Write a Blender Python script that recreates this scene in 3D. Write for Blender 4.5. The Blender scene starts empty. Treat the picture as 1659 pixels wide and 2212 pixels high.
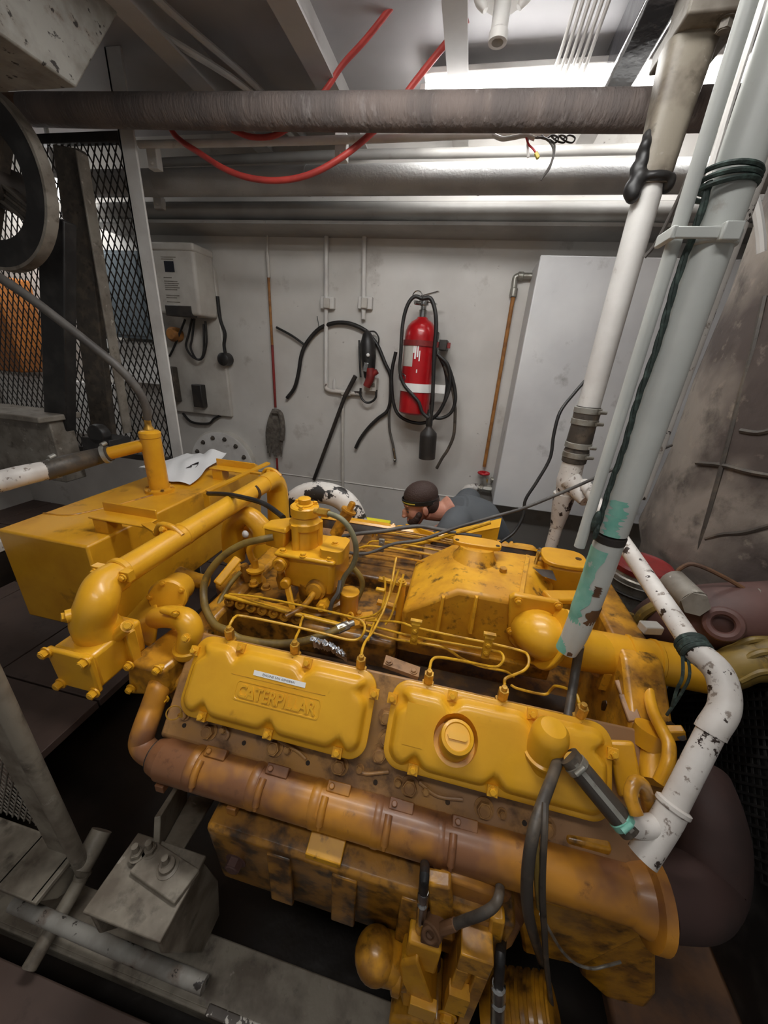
import bpy, bmesh, math, random
from mathutils import Vector, Matrix, Quaternion
random.seed(7)
SC = bpy.context.scene
COL = SC.collection
H = 1.7                      # height of the photographer's phone above the deck plates
# ---------------------------------------------------------------- camera
F = 790.0
PITCH, YAW, ROLL = [math.radians(v) for v in (23.0, 10.7, 4.1)]
_cp, _sp = math.cos(PITCH), math.sin(PITCH)
FW = Vector((-math.sin(YAW)*_cp, math.cos(YAW)*_cp, -_sp))
_rt = Vector((math.cos(YAW), math.sin(YAW), 0)); _up = _rt.cross(FW)
RT = _rt*math.cos(ROLL) + _up*math.sin(ROLL)
UP = -_rt*math.sin(ROLL) + _up*math.cos(ROLL)
cam = bpy.data.cameras.new('camera'); camo = bpy.data.objects.new('camera', cam); COL.objects.link(camo)
m = Matrix((RT, UP, -FW)).transposed().to_4x4(); m.translation = Vector((0, 0, H)); camo.matrix_world = m
cam.sensor_fit = 'HORIZONTAL'; cam.sensor_width = 36.0; cam.lens = 36.0*F/1659.0
cam.clip_start = 0.02; cam.clip_end = 60
SC.camera = camo
# ---------------------------------------------------------------- light and exposure
LAMP = 15.0                  # radiance of the fluorescent diffusers
LAMP_MID = 27.0              # fixture over the engine, out of the picture
LAMP_NEAR = 14.0             # fixture over the photographer
LAMP_BAY = 9.0
WORLD = 0.16
SC.view_settings.view_transform = 'Standard'; SC.view_settings.look = 'None'
SC.view_settings.gamma = 1.0; SC.view_settings.exposure = 0.3; SC.view_settings.use_curve_mapping = False
wd = bpy.data.worlds.new('world'); SC.world = wd; wd.use_nodes = True
wd.node_tree.nodes['Background'].inputs[0].default_value = (0.95, 0.93, 0.9, 1)
wd.node_tree.nodes['Background'].inputs[1].default_value = WORLD
# ---------------------------------------------------------------- helpers
def V(x, y, z): return Vector((x, y, z))
def ray(px, py): return FW + RT*((px-829.5)/F) - UP*((py-1106)/F)
def W(px, py, X=None, Y=None, Z=None, d=None):
    """the point (heights counted from the camera) where the line of sight meets a plane of the room"""
    r = ray(px, py)
    if d is not None: return r*d
    if Z is not None: return r*(Z/r.z)
    if Y is not None: return r*(Y/r.y)
    return r*(X/r.x)
def lin(c):
    f = lambda v: v/12.92 if v <= .04045 else ((v+.055)/1.055)**2.4
    return (f(c[0]/255), f(c[1]/255), f(c[2]/255), 1)
def mat(name, col, rough=.5, metal=0., var=None, dirt=None, chip=None, bump=None, spec=.5, coat=0., emit=0., stretch=None):
    """procedural paint: var/dirt/chip = (colour, noise scale, lo, hi[, amount])"""
    m = bpy.data.materials.new(name); m.use_nodes = True
    nt = m.node_tree; N = nt.nodes; L = nt.links; b = N['Principled BSDF']
    b.inputs['Roughness'].default_value = rough; b.inputs['Metallic'].default_value = metal
    b.inputs['Specular IOR Level'].default_value = spec; b.inputs['Coat Weight'].default_value = coat
    b.inputs['Coat Roughness'].default_value = .15
    tc = N.new('ShaderNodeTexCoord'); src = tc.outputs['Object']
    if stretch:
        mp = N.new('ShaderNodeMapping'); mp.inputs['Scale'].default_value = stretch
        L.new(src, mp.inputs['Vector']); src = mp.outputs['Vector']
    out = None; cur = lin(col)
    for k, layer in enumerate((var, dirt, chip)):
        if not layer: continue
        c, sc, lo, hi = layer[:4]; amt = layer[4] if len(layer) > 4 else 1.
        n = N.new('ShaderNodeTexNoise'); n.inputs['Scale'].default_value = sc
        n.inputs['Detail'].default_value = 6 if k else 4; n.inputs['Roughness'].default_value = .62 if k else .55
        L.new(src, n.inputs['Vector'])
        mr = N.new('ShaderNodeMapRange'); mr.inputs[1].default_value = lo; mr.inputs[2].default_value = hi
        mr.inputs[3].default_value = 0; mr.inputs[4].default_value = amt
        L.new(n.outputs['Fac'], mr.inputs[0])
        mx = N.new('ShaderNodeMix'); mx.data_type = 'RGBA'
        L.new(mr.outputs[0], mx.inputs[0])
        if out is None: mx.inputs[6].default_value = cur
        else: L.new(out, mx.inputs[6])
        mx.inputs[7].default_value = lin(c); out = mx.outputs[2]
    if out is None: b.inputs['Base Color'].default_value = cur
    else: L.new(out, b.inputs['Base Color'])
    if bump:
        n = N.new('ShaderNodeTexNoise'); n.inputs['Scale'].default_value = bump[0]; n.inputs['Detail'].default_value = 4
        L.new(src, n.inputs['Vector'])
        bp = N.new('ShaderNodeBump'); bp.inputs['Strength'].default_value = bump[1]; bp.inputs['Distance'].default_value = bump[2] if len(bump) > 2 else .004
        L.new(n.outputs['Fac'], bp.inputs['Height']); L.new(bp.outputs[0], b.inputs['Normal'])
    if emit:
        b.inputs['Emission Color'].default_value = (1, .99, .97, 1); b.inputs['Emission Strength'].default_value = emit
    return m
M = {}
M['yellow'] = mat('yellow_paint', (226, 165, 36), .36, var=((204, 140, 26), 6, .4, .65, .7), dirt=((78, 48, 22), 7, .58, .74, .8), bump=(70, .08, .002), coat=.25)
M['yclean'] = mat('yellow_gloss_paint', (229, 170, 38), .36, var=((212, 150, 30), 9, .35, .7, .6), dirt=((120, 74, 18), 14, .66, .82, .6), bump=(90, .10, .002), coat=.2)
M['ygrime'] = mat('oily_yellow_paint', (206, 146, 36), .34, var=((122, 80, 30), 13, .42, .62, .85), dirt=((52, 34, 18), 24, .54, .70, .85), bump=(60, .2, .003), coat=.3)
M['ydirt'] = mat('dusty_yellow_paint', (224, 164, 36), .45, var=((190, 130, 30), 9, .4, .6, .8), dirt=((70, 42, 20), 26, .56, .70, .9), bump=(60, .12, .002))
M['manifold'] = mat('heat_browned_yellow_paint', (200, 136, 42), .42, var=((124, 82, 56), 4.6, .40, .57, .95), dirt=((84, 50, 34), 22, .60, .72, .8), bump=(26, .15, .004), coat=.1)
M['head'] = mat('rusty_brown_iron', (156, 118, 82), .5, var=((184, 134, 66), 7, .45, .65, .8), dirt=((64, 46, 38), 16, .52, .70, .8), bump=(60, .2, .003))
M['darkoil'] = mat('oil_black_iron', (46, 32, 20), .35, var=((92, 62, 24), 15, .5, .68, .8), bump=(50, .2, .004))
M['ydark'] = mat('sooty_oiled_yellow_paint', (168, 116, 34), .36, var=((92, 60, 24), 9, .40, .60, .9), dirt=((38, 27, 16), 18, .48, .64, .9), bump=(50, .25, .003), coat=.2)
M['bolt'] = mat('grimy_bolt_head', (178, 132, 74), .42, var=((128, 90, 54), 30, .42, .62, .8))
M['greenhose'] = mat('faded_green_grey_rubber', (134, 130, 100), .55, var=((98, 94, 76), 14, .42, .62, .8))
M['brass'] = mat('yellow_brass', (206, 158, 62), .32, .4, var=((150, 104, 36), 40, .45, .6, .6))
M['line'] = mat('yellow_tube', (216, 164, 40), .36, var=((150, 104, 30), 26, .48, .66, .8))
M['oldhose'] = mat('stained_yellow_rubber', (134, 110, 50), .5, var=((88, 72, 40), 12, .42, .62, .9), dirt=((172, 134, 44), 22, .58, .7, .7))
M['black'] = mat('black_rubber', (30, 29, 29), .45, var=((52, 50, 48), 14, .45, .65, .8))
M['blackmetal'] = mat('black_steel', (40, 37, 35), .5, var=((66, 58, 52), 8, .45, .65, .8), bump=(30, .15, .003))
M['greyhose'] = mat('grey_rubber', (92, 88, 84), .55, var=((62, 58, 56), 9, .42, .62, .8))
M['greydark'] = mat('dark_grey_sheath', (70, 64, 58), .5, var=((104, 92, 78), 18, .48, .66, .7), dirt=((34, 28, 24), 30, .55, .7, .8))
M['steel'] = mat('bright_steel', (190, 190, 190), .22, 1., var=((140, 138, 134), 30, .45, .65, .6))
M['galv'] = mat('galvanised_steel', (168, 166, 158), .4, .55, var=((120, 112, 98), 18, .45, .65, .8), dirt=((88, 68, 46), 34, .6, .72, .7))
M['white'] = mat('white_paint', (214, 212, 208), .5, var=((190, 186, 182), 5, .4, .65, .8), dirt=((120, 104, 92), 12, .64, .78, .7), chip=((70, 52, 44), 30, .70, .73))
M['whitechip'] = mat('chipped_white_paint', (216, 211, 205), .45, var=((192, 184, 176), 8, .4, .65, .8), dirt=((104, 84, 68), 46, .585, .635, .75), chip=((52, 40, 34), 24, .60, .612), bump=(26, .3, .003))
M['whiteblack'] = mat('flaking_white_paint', (222, 218, 212), .45, var=((200, 192, 184), 10, .4, .65, .8), chip=((48, 46, 44), 10, .535, .545), bump=(26, .25, .004))
M['tealpipe'] = mat('pale_grey_pipe_paint', (206, 209, 204), .4, var=((188, 190, 186), 6, .4, .65, .8), dirt=((140, 122, 104), 18, .66, .78, .6), chip=((66, 50, 42), 26, .715, .73))
M['greypaint'] = mat('grimy_grey_paint', (138, 132, 122), .55, var=((104, 96, 86), 9, .4, .62, .9), dirt=((66, 54, 42), 20, .56, .72, .8), chip=((176, 170, 160), 30, .64, .68, .8), bump=(40, .25, .004))
M['greychip'] = mat('chipped_grey_paint', (150, 147, 140), .5, var=((112, 106, 98), 10, .42, .64, .8), dirt=((92, 62, 40), 14, .58, .74, .7), chip=((44, 38, 34), 28, .61, .64), bump=(40, .25, .004))
M['wall'] = mat('grey_white_bulkhead_paint', (214, 211, 206), .45, var=((190, 186, 180), 1.6, .38, .66, .9), dirt=((128, 116, 104), 4.5, .60, .80, .7), chip=((96, 84, 74), 20, .69, .74, .7), bump=(9, .12, .01))
M['ceil'] = mat('deckhead_paint', (172, 170, 172), .5, var=((150, 148, 150), 1.5, .4, .65, .8), bump=(14, .1, .006))
M['beam'] = mat('deckhead_beam_paint', (190, 188, 186), .5, var=((166, 162, 160), 3, .4, .65, .8))
M['panel'] = mat('white_panel_paint', (214, 214, 214), .42, var=((192, 192, 194), 2.2, .4, .68, .8), dirt=((128, 126, 122), 7, .60, .78, .7), bump=(8, .06, .006))
M['silverpipe'] = mat('silver_lagging_paint', (176, 176, 174), .42, .0, var=((146, 146, 146), 4, .4, .65, .7), dirt=((128, 122, 114), 9, .66, .8, .6), bump=(90, .5, .004))
M['rustdark'] = mat('dark_red_brown_rust', (62, 42, 38), .7, var=((42, 32, 30), 5, .42, .64, .9), bump=(24, .25, .005))
M['dimgrimegrey'] = mat('dimmed_oily_grey_paint', (142, 134, 120), .5, var=((98, 88, 76), 9, .42, .62, .9), dirt=((48, 38, 30), 14, .55, .72, .8), chip=((160, 152, 140), 26, .655, .69, .7), bump=(40, .25, .004))  # real grime, with the dim light low down darkened into the colour
M['wrap'] = mat('dark_plastic_wrap', (46, 45, 50), .12, var=((84, 84, 90), 6, .5, .7, .7), bump=(7, .5, .01))
M['edgechip'] = mat('worn_bed_edge_paint', (84, 76, 68), .5, var=((60, 52, 46), 9, .42, .62, .9), chip=((206, 200, 190), 26, .545, .56), bump=(40, .2, .003))
M['girder'] = mat('grey_stringer_paint', (158, 156, 152), .45, var=((132, 128, 124), 3, .4, .65, .8), dirt=((100, 88, 78), 12, .66, .8, .6))
M['brownwrap'] = mat('brown_fibre_lagging', (98, 90, 87), .8, var=((120, 108, 102), 5, .42, .62, .8), dirt=((150, 143, 140), 16, .58, .74, .7), bump=(50, .9, .008), stretch=(1.6, 1, .35))
M['rustend'] = mat('brown_rust', (110, 76, 48), .7, var=((72, 52, 42), 9, .42, .62, .9), bump=(30, .4, .005))
M['rustpipe'] = mat('red_brown_rust', (92, 62, 56), .6, var=((62, 44, 40), 5, .42, .64, .9), dirt=((116, 84, 72), 12, .60, .76, .6), bump=(24, .25, .005))
M['lagging'] = mat('stained_cloth_lagging', (136, 126, 116), .8, var=((72, 62, 58), 1.9, .42, .56, .95), dirt=((52, 44, 40), 7, .54, .72, .85), chip=((150, 138, 124), 13, .60, .72, .6), bump=(16, .5, .012))
M['rod'] = mat('rusted_orange_rod', (166, 112, 54), .55, var=((120, 78, 40), 20, .42, .62, .8))
M['red'] = mat('extinguisher_red', (176, 18, 26), .28, var=((150, 14, 22), 8, .42, .64, .7), coat=.3)
M['redhose'] = mat('red_rubber', (178, 62, 54), .5, var=((150, 52, 48), 12, .42, .62, .7))
M['redhandle'] = mat('red_handwheel', (178, 24, 34), .4)
M['redlid'] = mat('dull_red_plastic', (136, 38, 36), .5, var=((100, 34, 32), 9, .42, .62, .8))
M['rope'] = mat('dark_green_rope', (46, 58, 54), .7, var=((84, 104, 96), 60, .5, .68, .7), bump=(120, .6, .004))
M['teal'] = mat('teal_primer', (120, 186, 168), .5, var=((150, 204, 188), 20, .42, .62, .8), chip=((200, 206, 202), 22, .62, .66))
M['paper'] = mat('white_paper', (228, 228, 228), .7)
M['foil'] = mat('crumpled_foil', (208, 210, 214), .2, .85, bump=(40, .6, .004))
M['label'] = mat('white_label', (240, 240, 238), .5)
M['ink'] = mat('black_ink', (40, 38, 40), .6)
M['redink'] = mat('red_marker', (150, 92, 92), .7)
M['offwhite'] = mat('aged_white_plastic', (198, 194, 186), .45, var=((176, 170, 162), 7, .42, .64, .7), dirt=((130, 112, 96), 16, .64, .78, .6))
M['screen'] = mat('dark_display', (40, 42, 50), .2)
M['floor'] = mat('dark_bilge', (40, 28, 18), .5, var=((28, 20, 14), 3, .4, .65, .9), bump=(9, .3, .02))
M['plate'] = mat('brown_deck_plate', (94, 76, 68), .5, var=((72, 58, 52), 3, .4, .65, .8), dirt=((50, 40, 36), 11, .58, .74, .7), bump=(24, .1, .003))
M['skin'] = mat('skin', (196, 140, 118), .5, var=((178, 112, 94), 14, .42, .64, .5))
M['hair'] = mat('brown_hair', (62, 44, 38), .65, bump=(160, .8, .006))
M['shirt'] = mat('grey_cotton', (86, 90, 94), .85, bump=(40, .2, .004))
M['trouser'] = mat('dark_cotton', (40, 42, 50), .85)
M['amber'] = mat('yellow_strip', (216, 196, 84), .4)
M['orange'] = mat('orange_plastic', (196, 120, 50), .5, var=((150, 92, 44), 6, .42, .62, .7))
M['blue'] = mat('blue_grey_enamel', (112, 124, 132), .45)
M['rag'] = mat('grey_mop_yarn', (112, 106, 98), .9, var=((78, 72, 66), 30, .42, .62, .8), bump=(90, .8, .006))
M['signyel'] = mat('safety_yellow', (226, 212, 40), .4)
M['diff'] = mat('lamp_diffuser', (255, 255, 255), .5, emit=LAMP)
M['diffnear'] = mat('lamp_diffuser_over_camera', (255, 255, 255), .5, emit=LAMP_NEAR)
M['diffmid'] = mat('lamp_diffuser_over_engine', (255, 255, 255), .5, emit=LAMP_MID)
M['diffbay'] = mat('lamp_diffuser_left_bay', (255, 255, 255), .5, emit=LAMP_BAY)

WL = {}                                   # world position of every object (all are unrotated)
def frame(axis):
    a = Vector(axis).normalized(); t = Vector((0, 0, 1)) if abs(a.z) < .9 else Vector((1, 0, 0))
    u = t.cross(a).normalized(); return a, u, a.cross(u)
def smooth_path(pts, n=6):
    pts = [Vector(p) for p in pts]; out = []
    if len(pts) < 3: return pts
    P = [pts[0]*2-pts[1]] + pts + [pts[-1]*2-pts[-2]]
    for i in range(1, len(P)-2):
        a, b, c, d = P[i-1:i+3]
        for k in range(n):
            t = k/n
            out.append(.5*((2*b)+(c-a)*t+(2*a-5*b+4*c-d)*t*t+(-a+3*b-3*c+d)*t**3))
    out.append(pts[-1]); return out
class B:
    def __init__(s): s.bm = bmesh.new()
    def face(s, vs):
        try: return s.bm.faces.new(vs)
        except ValueError: return None
    def vs(s, pts): return [s.bm.verts.new(p) for p in pts]
    def rings(s, rings, close0=True, close1=True, loop=False):
        R = [s.vs(r) for r in rings]; n = len(R[0])
        for a, b in zip(R, R[1:] + ([R[0]] if loop else [])):
            for i in range(n): s.face((a[i], a[(i+1) % n], b[(i+1) % n], b[i]))
        if not loop:
            if close0: s.face(list(reversed(R[0])))
            if close1: s.face(R[-1])
        return s
    def cyl(s, p, q, r, r2=None, n=20, caps=True):
        p, q = Vector(p), Vector(q); a, u, v = frame(q-p); r2 = r if r2 is None else r2
        ring = lambda c, rr: [c+(u*math.cos(t)+v*math.sin(t))*rr for t in [2*math.pi*i/n for i in range(n)]]
        return s.rings([ring(p, r), ring(q, r2)], caps, caps)
    def lathe(s, o, axis, prof, n=24, caps=True):
        o = Vector(o); a, u, v = frame(axis)
        return s.rings([[o+a*h+(u*math.cos(t)+v*math.sin(t))*max(r, 1e-4) for t in [2*math.pi*i/n for i in range(n)]] for r, h in prof], caps, caps)
    def tube(s, pts, r, n=10, k=6, smooth=True, caps=True):
        P = smooth_path(pts, k) if smooth else [Vector(p) for p in pts]
        P = [p for i, p in enumerate(P) if i == 0 or (p-P[i-1]).length > 1e-5]
        m_ = len(P); rr = (lambda t: r) if not isinstance(r, (list, tuple)) else (lambda t: r[min(int(t*(len(r)-1)), len(r)-2)]*(1-(t*(len(r)-1)-min(int(t*(len(r)-1)), len(r)-2)))+r[min(int(t*(len(r)-1)), len(r)-2)+1]*(t*(len(r)-1)-min(int(t*(len(r)-1)), len(r)-2)))
        T = [(P[min(i+1, m_-1)]-P[max(i-1, 0)]).normalized() for i in range(m_)]
        _, u, _2 = frame(T[0]); R = []
        for i in range(m_):
            u = (u-T[i]*u.dot(T[i])).normalized(); v = T[i].cross(u); q = rr(i/(m_-1))
            R.append([P[i]+(u*math.cos(t)+v*math.sin(t))*q for t in [2*math.pi*j/n for j in range(n)]])
        return s.rings(R, caps, caps)
    def box(s, lo, hi): 
        (a, b, c), (d, e, f) = lo, hi
        return s.obox(V((a+d)/2, (b+e)/2, (c+f)/2), V(abs(d-a)/2, 0, 0), V(0, abs(e-b)/2, 0), V(0, 0, abs(f-c)/2))
    def obox(s, c, x, y, z):
        c, x, y, z = Vector(c), Vector(x), Vector(y), Vector(z)
        return s.rings([[c-x-y-z, c+x-y-z, c+x+y-z, c-x+y-z], [c-x-y+z, c+x-y+z, c+x+y+z, c-x+y+z]])
    def bar(s, p, q, w, t, side=(0, 0, 1)):
        """rectangular bar from p to q, w wide across side's perpendicular, t thick along side"""
        p, q = Vector(p), Vector(q); a = (q-p).normalized(); z = Vector(side); z = (z-a*z.dot(a)).normalized(); y = z.cross(a)
        return s.obox((p+q)/2, (q-p)/2, y*w/2, z*t/2)
    def prism(s, poly, ext):
        e = Vector(ext); P = [Vector(p) for p in poly]; return s.rings([P, [p+e for p in P]])
    def ball(s, c, r, sc=(1, 1, 1), n=18, m_=12, rot=None):
        c = Vector(c); R = []
        for i in range(m_+1):
            th = math.pi*i/m_; z = math.cos(th); q = max(math.sin(th), 1e-3)
            ring = []
            for j in range(n):
                t = 2*math.pi*j/n; p = Vector((q*math.cos(t)*sc[0], q*math.sin(t)*sc[1], z*sc[2]))*r
                ring.append(c+(rot @ p if rot else p))
            R.append(ring)
        return s.rings(R)
    def hexb(s, p, axis, r=.011, h=.008, washer=True):
        p = Vector(p); a = Vector(axis).normalized()
        if washer: s.cyl(p-a*.002, p+a*.0022, r*1.35, n=16)
        s.cyl(p, p+a*h, r, n=6); s.cyl(p+a*h, p+a*(h*1.12), r*.8, r*.7, n=12); return s
    def torus(s, c, axis, R, r, n=28, k=8, arc=(0, 2*math.pi)):
        c = Vector(c); a, u, v = frame(axis); full = abs(arc[1]-arc[0]) > 6.28
        rs = []
        for i in range(n if full else n+1):
            t = arc[0]+(arc[1]-arc[0])*i/n; d = u*math.cos(t)+v*math.sin(t)
            rs.append([c+d*R+(d*math.cos(w)+a*math.sin(w))*r for w in [2*math.pi*j/k for j in range(k)]])
        return s.rings(rs, loop=full)
    def hull(s, pts):
        vs = s.vs([Vector(p) for p in pts]); r = bmesh.ops.convex_hull(s.bm, input=vs)
        bmesh.ops.delete(s.bm, geom=list({g for g in r['geom_interior']+r['geom_unused'] if isinstance(g, bmesh.types.BMVert) and g.is_valid}), context='VERTS')
        return s
    def mesh(s, name, mt, bevel=0, seg=2, ang=38, H_=H, base=None):
        bm = s.bm; bmesh.ops.recalc_face_normals(bm, faces=bm.faces)
        me = bpy.data.meshes.new(name)
        co = [v.co.copy() for v in bm.verts]
        if base is None:
            lo = [min(c[i] for c in co) for i in range(3)]; hi = [max(c[i] for c in co) for i in range(3)]
            base = Vector(((lo[0]+hi[0])/2, (lo[1]+hi[1])/2, lo[2]))
        for v in bm.verts: v.co -= base
        bm.to_mesh(me); bm.free()
        me.materials.append(M[mt] if isinstance(mt, str) else mt)
        for p in me.polygons: p.use_smooth = True
        me.set_sharp_from_angle(angle=math.radians(ang))
        return me, base
def build(b, name, mt, parent=None, bevel=0, seg=2, ang=38):
    me, base = b.mesh(name, mt, base=(WL[parent]-Vector((0, 0, H))) if parent else None, ang=ang)
    o = bpy.data.objects.new(name, me); COL.objects.link(o)
    if parent: o.parent = parent; WL[o] = WL[parent].copy()
    else: o.location = base+Vector((0, 0, H)); WL[o] = base+Vector((0, 0, H))
    if bevel:
        md = o.modifiers.new('bevel', 'BEVEL'); md.width = bevel; md.segments = seg; md.limit_method = 'ANGLE'; md.angle_limit = math.radians(35); md.harden_normals = False
    return o
def tag(o, label, cat, group=None):
    o['label'] = label; o['category'] = cat
    if group: o['group'] = group
    return o
def thing(name, label, cat, base, group=None):
    o = bpy.data.objects.new(name, None); COL.objects.link(o); o.empty_display_size = .05
    o.location = Vector(base)+Vector((0, 0, H)); WL[o] = o.location.copy(); return tag(o, label, cat, group)
def struct(o): o['kind'] = 'structure'; return o
def text_mesh(s, P0, ex, ey, en, depth, name, mt, parent, bold=0.0):
    """lettering fitted into the parallelogram P0, ex, ey, standing off by depth along en"""
    cu = bpy.data.curves.new('lettering', 'FONT'); cu.body = s; cu.extrude = .02; cu.offset = bold; cu.resolution_u = 3
    t = bpy.data.objects.new('lettering', cu); COL.objects.link(t)
    dg = bpy.context.evaluated_depsgraph_get(); me = bpy.data.meshes.new_from_object(t.evaluated_get(dg))
    bpy.data.objects.remove(t)
    xs = [v.co.x for v in me.vertices]; ys = [v.co.y for v in me.vertices]; x0, x1, y0, y1 = min(xs), max(xs), min(ys), max(ys)
    base = WL[parent]-Vector((0, 0, H)) if parent else Vector((0, 0, 0))
    for v in me.vertices:
        v.co = Vector(P0)+Vector(ex)*((v.co.x-x0)/(x1-x0))+Vector(ey)*((v.co.y-y0)/(y1-y0))+Vector(en)*(depth*(v.co.z+.02)/.04)-base
    me.materials.clear(); me.materials.append(M[mt])
    o = bpy.data.objects.new(name, me); COL.objects.link(o)
    if parent: o.parent = parent; WL[o] = WL[parent].copy()
    return o
def boolean_cut(o, b):
    me, base = b.mesh('cutter', 'yellow', base=Vector((0, 0, 0)))
    c = bpy.data.objects.new('cutter', me); COL.objects.link(c); c.location = (0, 0, H)
    md = o.modifiers.new('cut', 'BOOLEAN'); md.operation = 'DIFFERENCE'; md.object = c; md.solver = 'EXACT'
    bpy.context.view_layer.update(); dg = bpy.context.evaluated_depsgraph_get()
    nm = bpy.data.meshes.new_from_object(o.evaluated_get(dg)); o.modifiers.clear(); old = o.data; o.data = nm; nm.name = old.name
    bpy.data.objects.remove(c); bpy.data.meshes.remove(me)
    for p in nm.polygons: p.use_smooth = True
    nm.set_sharp_from_angle(angle=math.radians(35))
X_, Y_, Z_ = V(1, 0, 0), V(0, 1, 0), V(0, 0, 1)
# ================================================================ THE SETTING
WY = 2.70                                 # the far bulkhead
struct(build(B().box((-4.2, -1.6, -2.25), (2.2, 2.8, -2.1)), 'floor', 'floor'))
struct(build(B().box((-4.2, WY, -2.25), (2.2, WY+.08, 1.32)), 'wall_back', 'wall'))
struct(build(B().box((-4.2, -1.6, 1.2), (2.2, 2.8, 1.3)), 'ceiling', 'ceil'))
struct(build(B().box((-4.3, -1.6, -2.25), (-4.2, 2.8, 1.3)), 'wall_left', 'wall'))
struct(build(B().box((2.2, -1.6, -2.25), (2.3, 2.8, 1.3)), 'wall_right', 'wall'))
b = B()                                   # weld seam along the bulkhead
b.tube([(-1.75, WY, -.955), (-1.0, WY, -.955), (-.2, WY, -.957), (.3, WY, -.957), (.7, WY, -.96)], .006, 6)
o = struct(build(b, 'trim_1', 'wall'))
# deck plates: left of the engine, and the strip the photographer stands on
b = B()
for i in range(5):
    for j in range(6):
        x1 = -1.5-.62*i; y0 = -.9+.62*j
        b.box((x1-.612, y0, -1.64), (x1, y0+.612, -1.6))
struct(build(b, 'floor_plates', 'plate', bevel=.003))
struct(build(B().box((-1.45, -1.5, -1.64), (1.9, .235, -1.6)), 'floor_walkway', 'plate', bevel=.004))
# deckhead beams run fore and aft of the view, web plus flange
def beam(x, w=.10, h=.13, mt='beam', holes=False):
    b = B(); b.box((x-.006, -1.0, 1.2-h), (x+.006, 2.68, 1.2)); b.box((x-w/2, -1.0, 1.2-h-.01), (x+w/2, 2.68, 1.2-h))
    o = struct(build(b, 'ceiling_beam', mt))
    return o
for x in (-1.36, -.78): beam(x)
for x in (-.22, .42): beam(x, .085, .10)
# =============================================================== OVERHEAD
def dots(px, y, z, xs, ys): pass
# fluorescent fixtures: housing, diffuser, end caps
def fixture(x0, x1, y, z, mt, label, group=None):
    t = thing('ceiling_light', label, 'ceiling light', ((x0+x1)/2, y, z), group)
    build(B().box((x0, y-.088, z+.055), (x1, y+.088, z+.08)), 'housing', 'white', t, bevel=.006)
    b = B(); n = 10
    b.rings([[V(x, y+.085, z+.055)]+[V(x, y+.085*math.cos(math.pi*k/n), z+.02-.04*math.sin(math.pi*k/n)) for k in range(n+1)]+[V(x, y-.085, z+.055)] for x in (x0+.02, x1-.02)])
    build(b, 'diffuser', mt, t)
    for x in (x0, x1):
        build(B().box((x-.012, y-.085, z-.022), (x+.012, y+.085, z+.03)), 'end_cap', 'white', t, bevel=.003)
    b = B()
    for x in (x0+.12, x1-.12): b.cyl((x, y, z+.08), (x, y, 1.2), .012, n=10)
    build(b, 'hanger', 'white', t)
    return t
fixture(-.37, .98, 2.235, 1.065, 'diff', 'long fluorescent ceiling light shining behind the brown overhead pipe')
fixture(-.75, .45, .98, 1.10, 'diffmid', 'fluorescent ceiling light straight over the engine')
fixture(-.75, .45, -.25, 1.09, 'diffnear', 'fluorescent ceiling light above the near walkway')
fixture(-3.6, -2.5, 2.35, .78, 'diffbay', 'fluorescent light in the bay behind the wire mesh')
# big brown lagged pipe right across the picture
t = thing('overhead_pipe', 'thick brown fibre-lagged pipe spanning the picture under the ceiling light', 'pipe', (-.6, 1.9, .8))
b = B(); pts = [(-2.2, 1.9, .955), (-1.6, 1.9, .931), (-.53, 1.9, .892), (.1, 1.9, .874), (.5, 1.9, .862), (.92, 1.9, .857)]
b.tube(pts, .058, 28, 8); build(b, 'lagging', 'brownwrap', t)
b = B(); b.tube([(-2.34, 1.9, .962), (-2.12, 1.9, .953)], .055, 24, smooth=False); build(b, 'pipe_end', 'rustend', t)
b = B(); b.cyl((-2.36, 1.9, .962), (-2.325, 1.9, .962), .10, n=24)
for k in range(8):
    a = k*math.pi/4; b.hexb((-2.323, 1.9+.083*math.cos(a), .962+.083*math.sin(a)), X_, .012, .012)
build(b, 'flange', 'blackmetal', t)
# silver lagged pipe against the bulkhead, with joint bands and studs
t = thing('wall_pipe', 'wide silver-painted lagged pipe running along the top of the bulkhead', 'pipe', (-.3, 2.33, .76))
b = B(); b.tube([(-2.6, 2.33, .832), (-1, 2.33, .832), (.5, 2.33, .832), (2.15, 2.33, .832)], .063, 32, 4); build(b, 'lagging', 'silverpipe', t, ang=60)
for x in (-1.9, -.98, -.08, .72):
    b = B(); b.cyl((x-.004, 2.33, .832), (x+.004, 2.33, .832), .0645, n=32); build(b, 'joint_band', 'silverpipe', t)
t = thing('stringer', 'grey rolled girder below the silver pipe on the bulkhead', 'girder', (-.3, 2.55, .68))
b = B(); b.tube([(-2.6, 2.5, .752), (2.15, 2.5, .752)], .042, 24, smooth=False); build(b, 'upper_roll', 'girder', t)
b = B(); b.box((-2.6, 2.44, .676), (2.15, 2.70, .692)); b.box((-2.6, 2.50, .69), (2.15, 2.70, .80)); build(b, 'flange', 'girder', t)
for k in range(22): build(B().cyl((-2.3+.2*k, 2.436, .684), (-2.3+.2*k, 2.44, .684), .005, n=8), 'rivet', 'girder', t)
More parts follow.
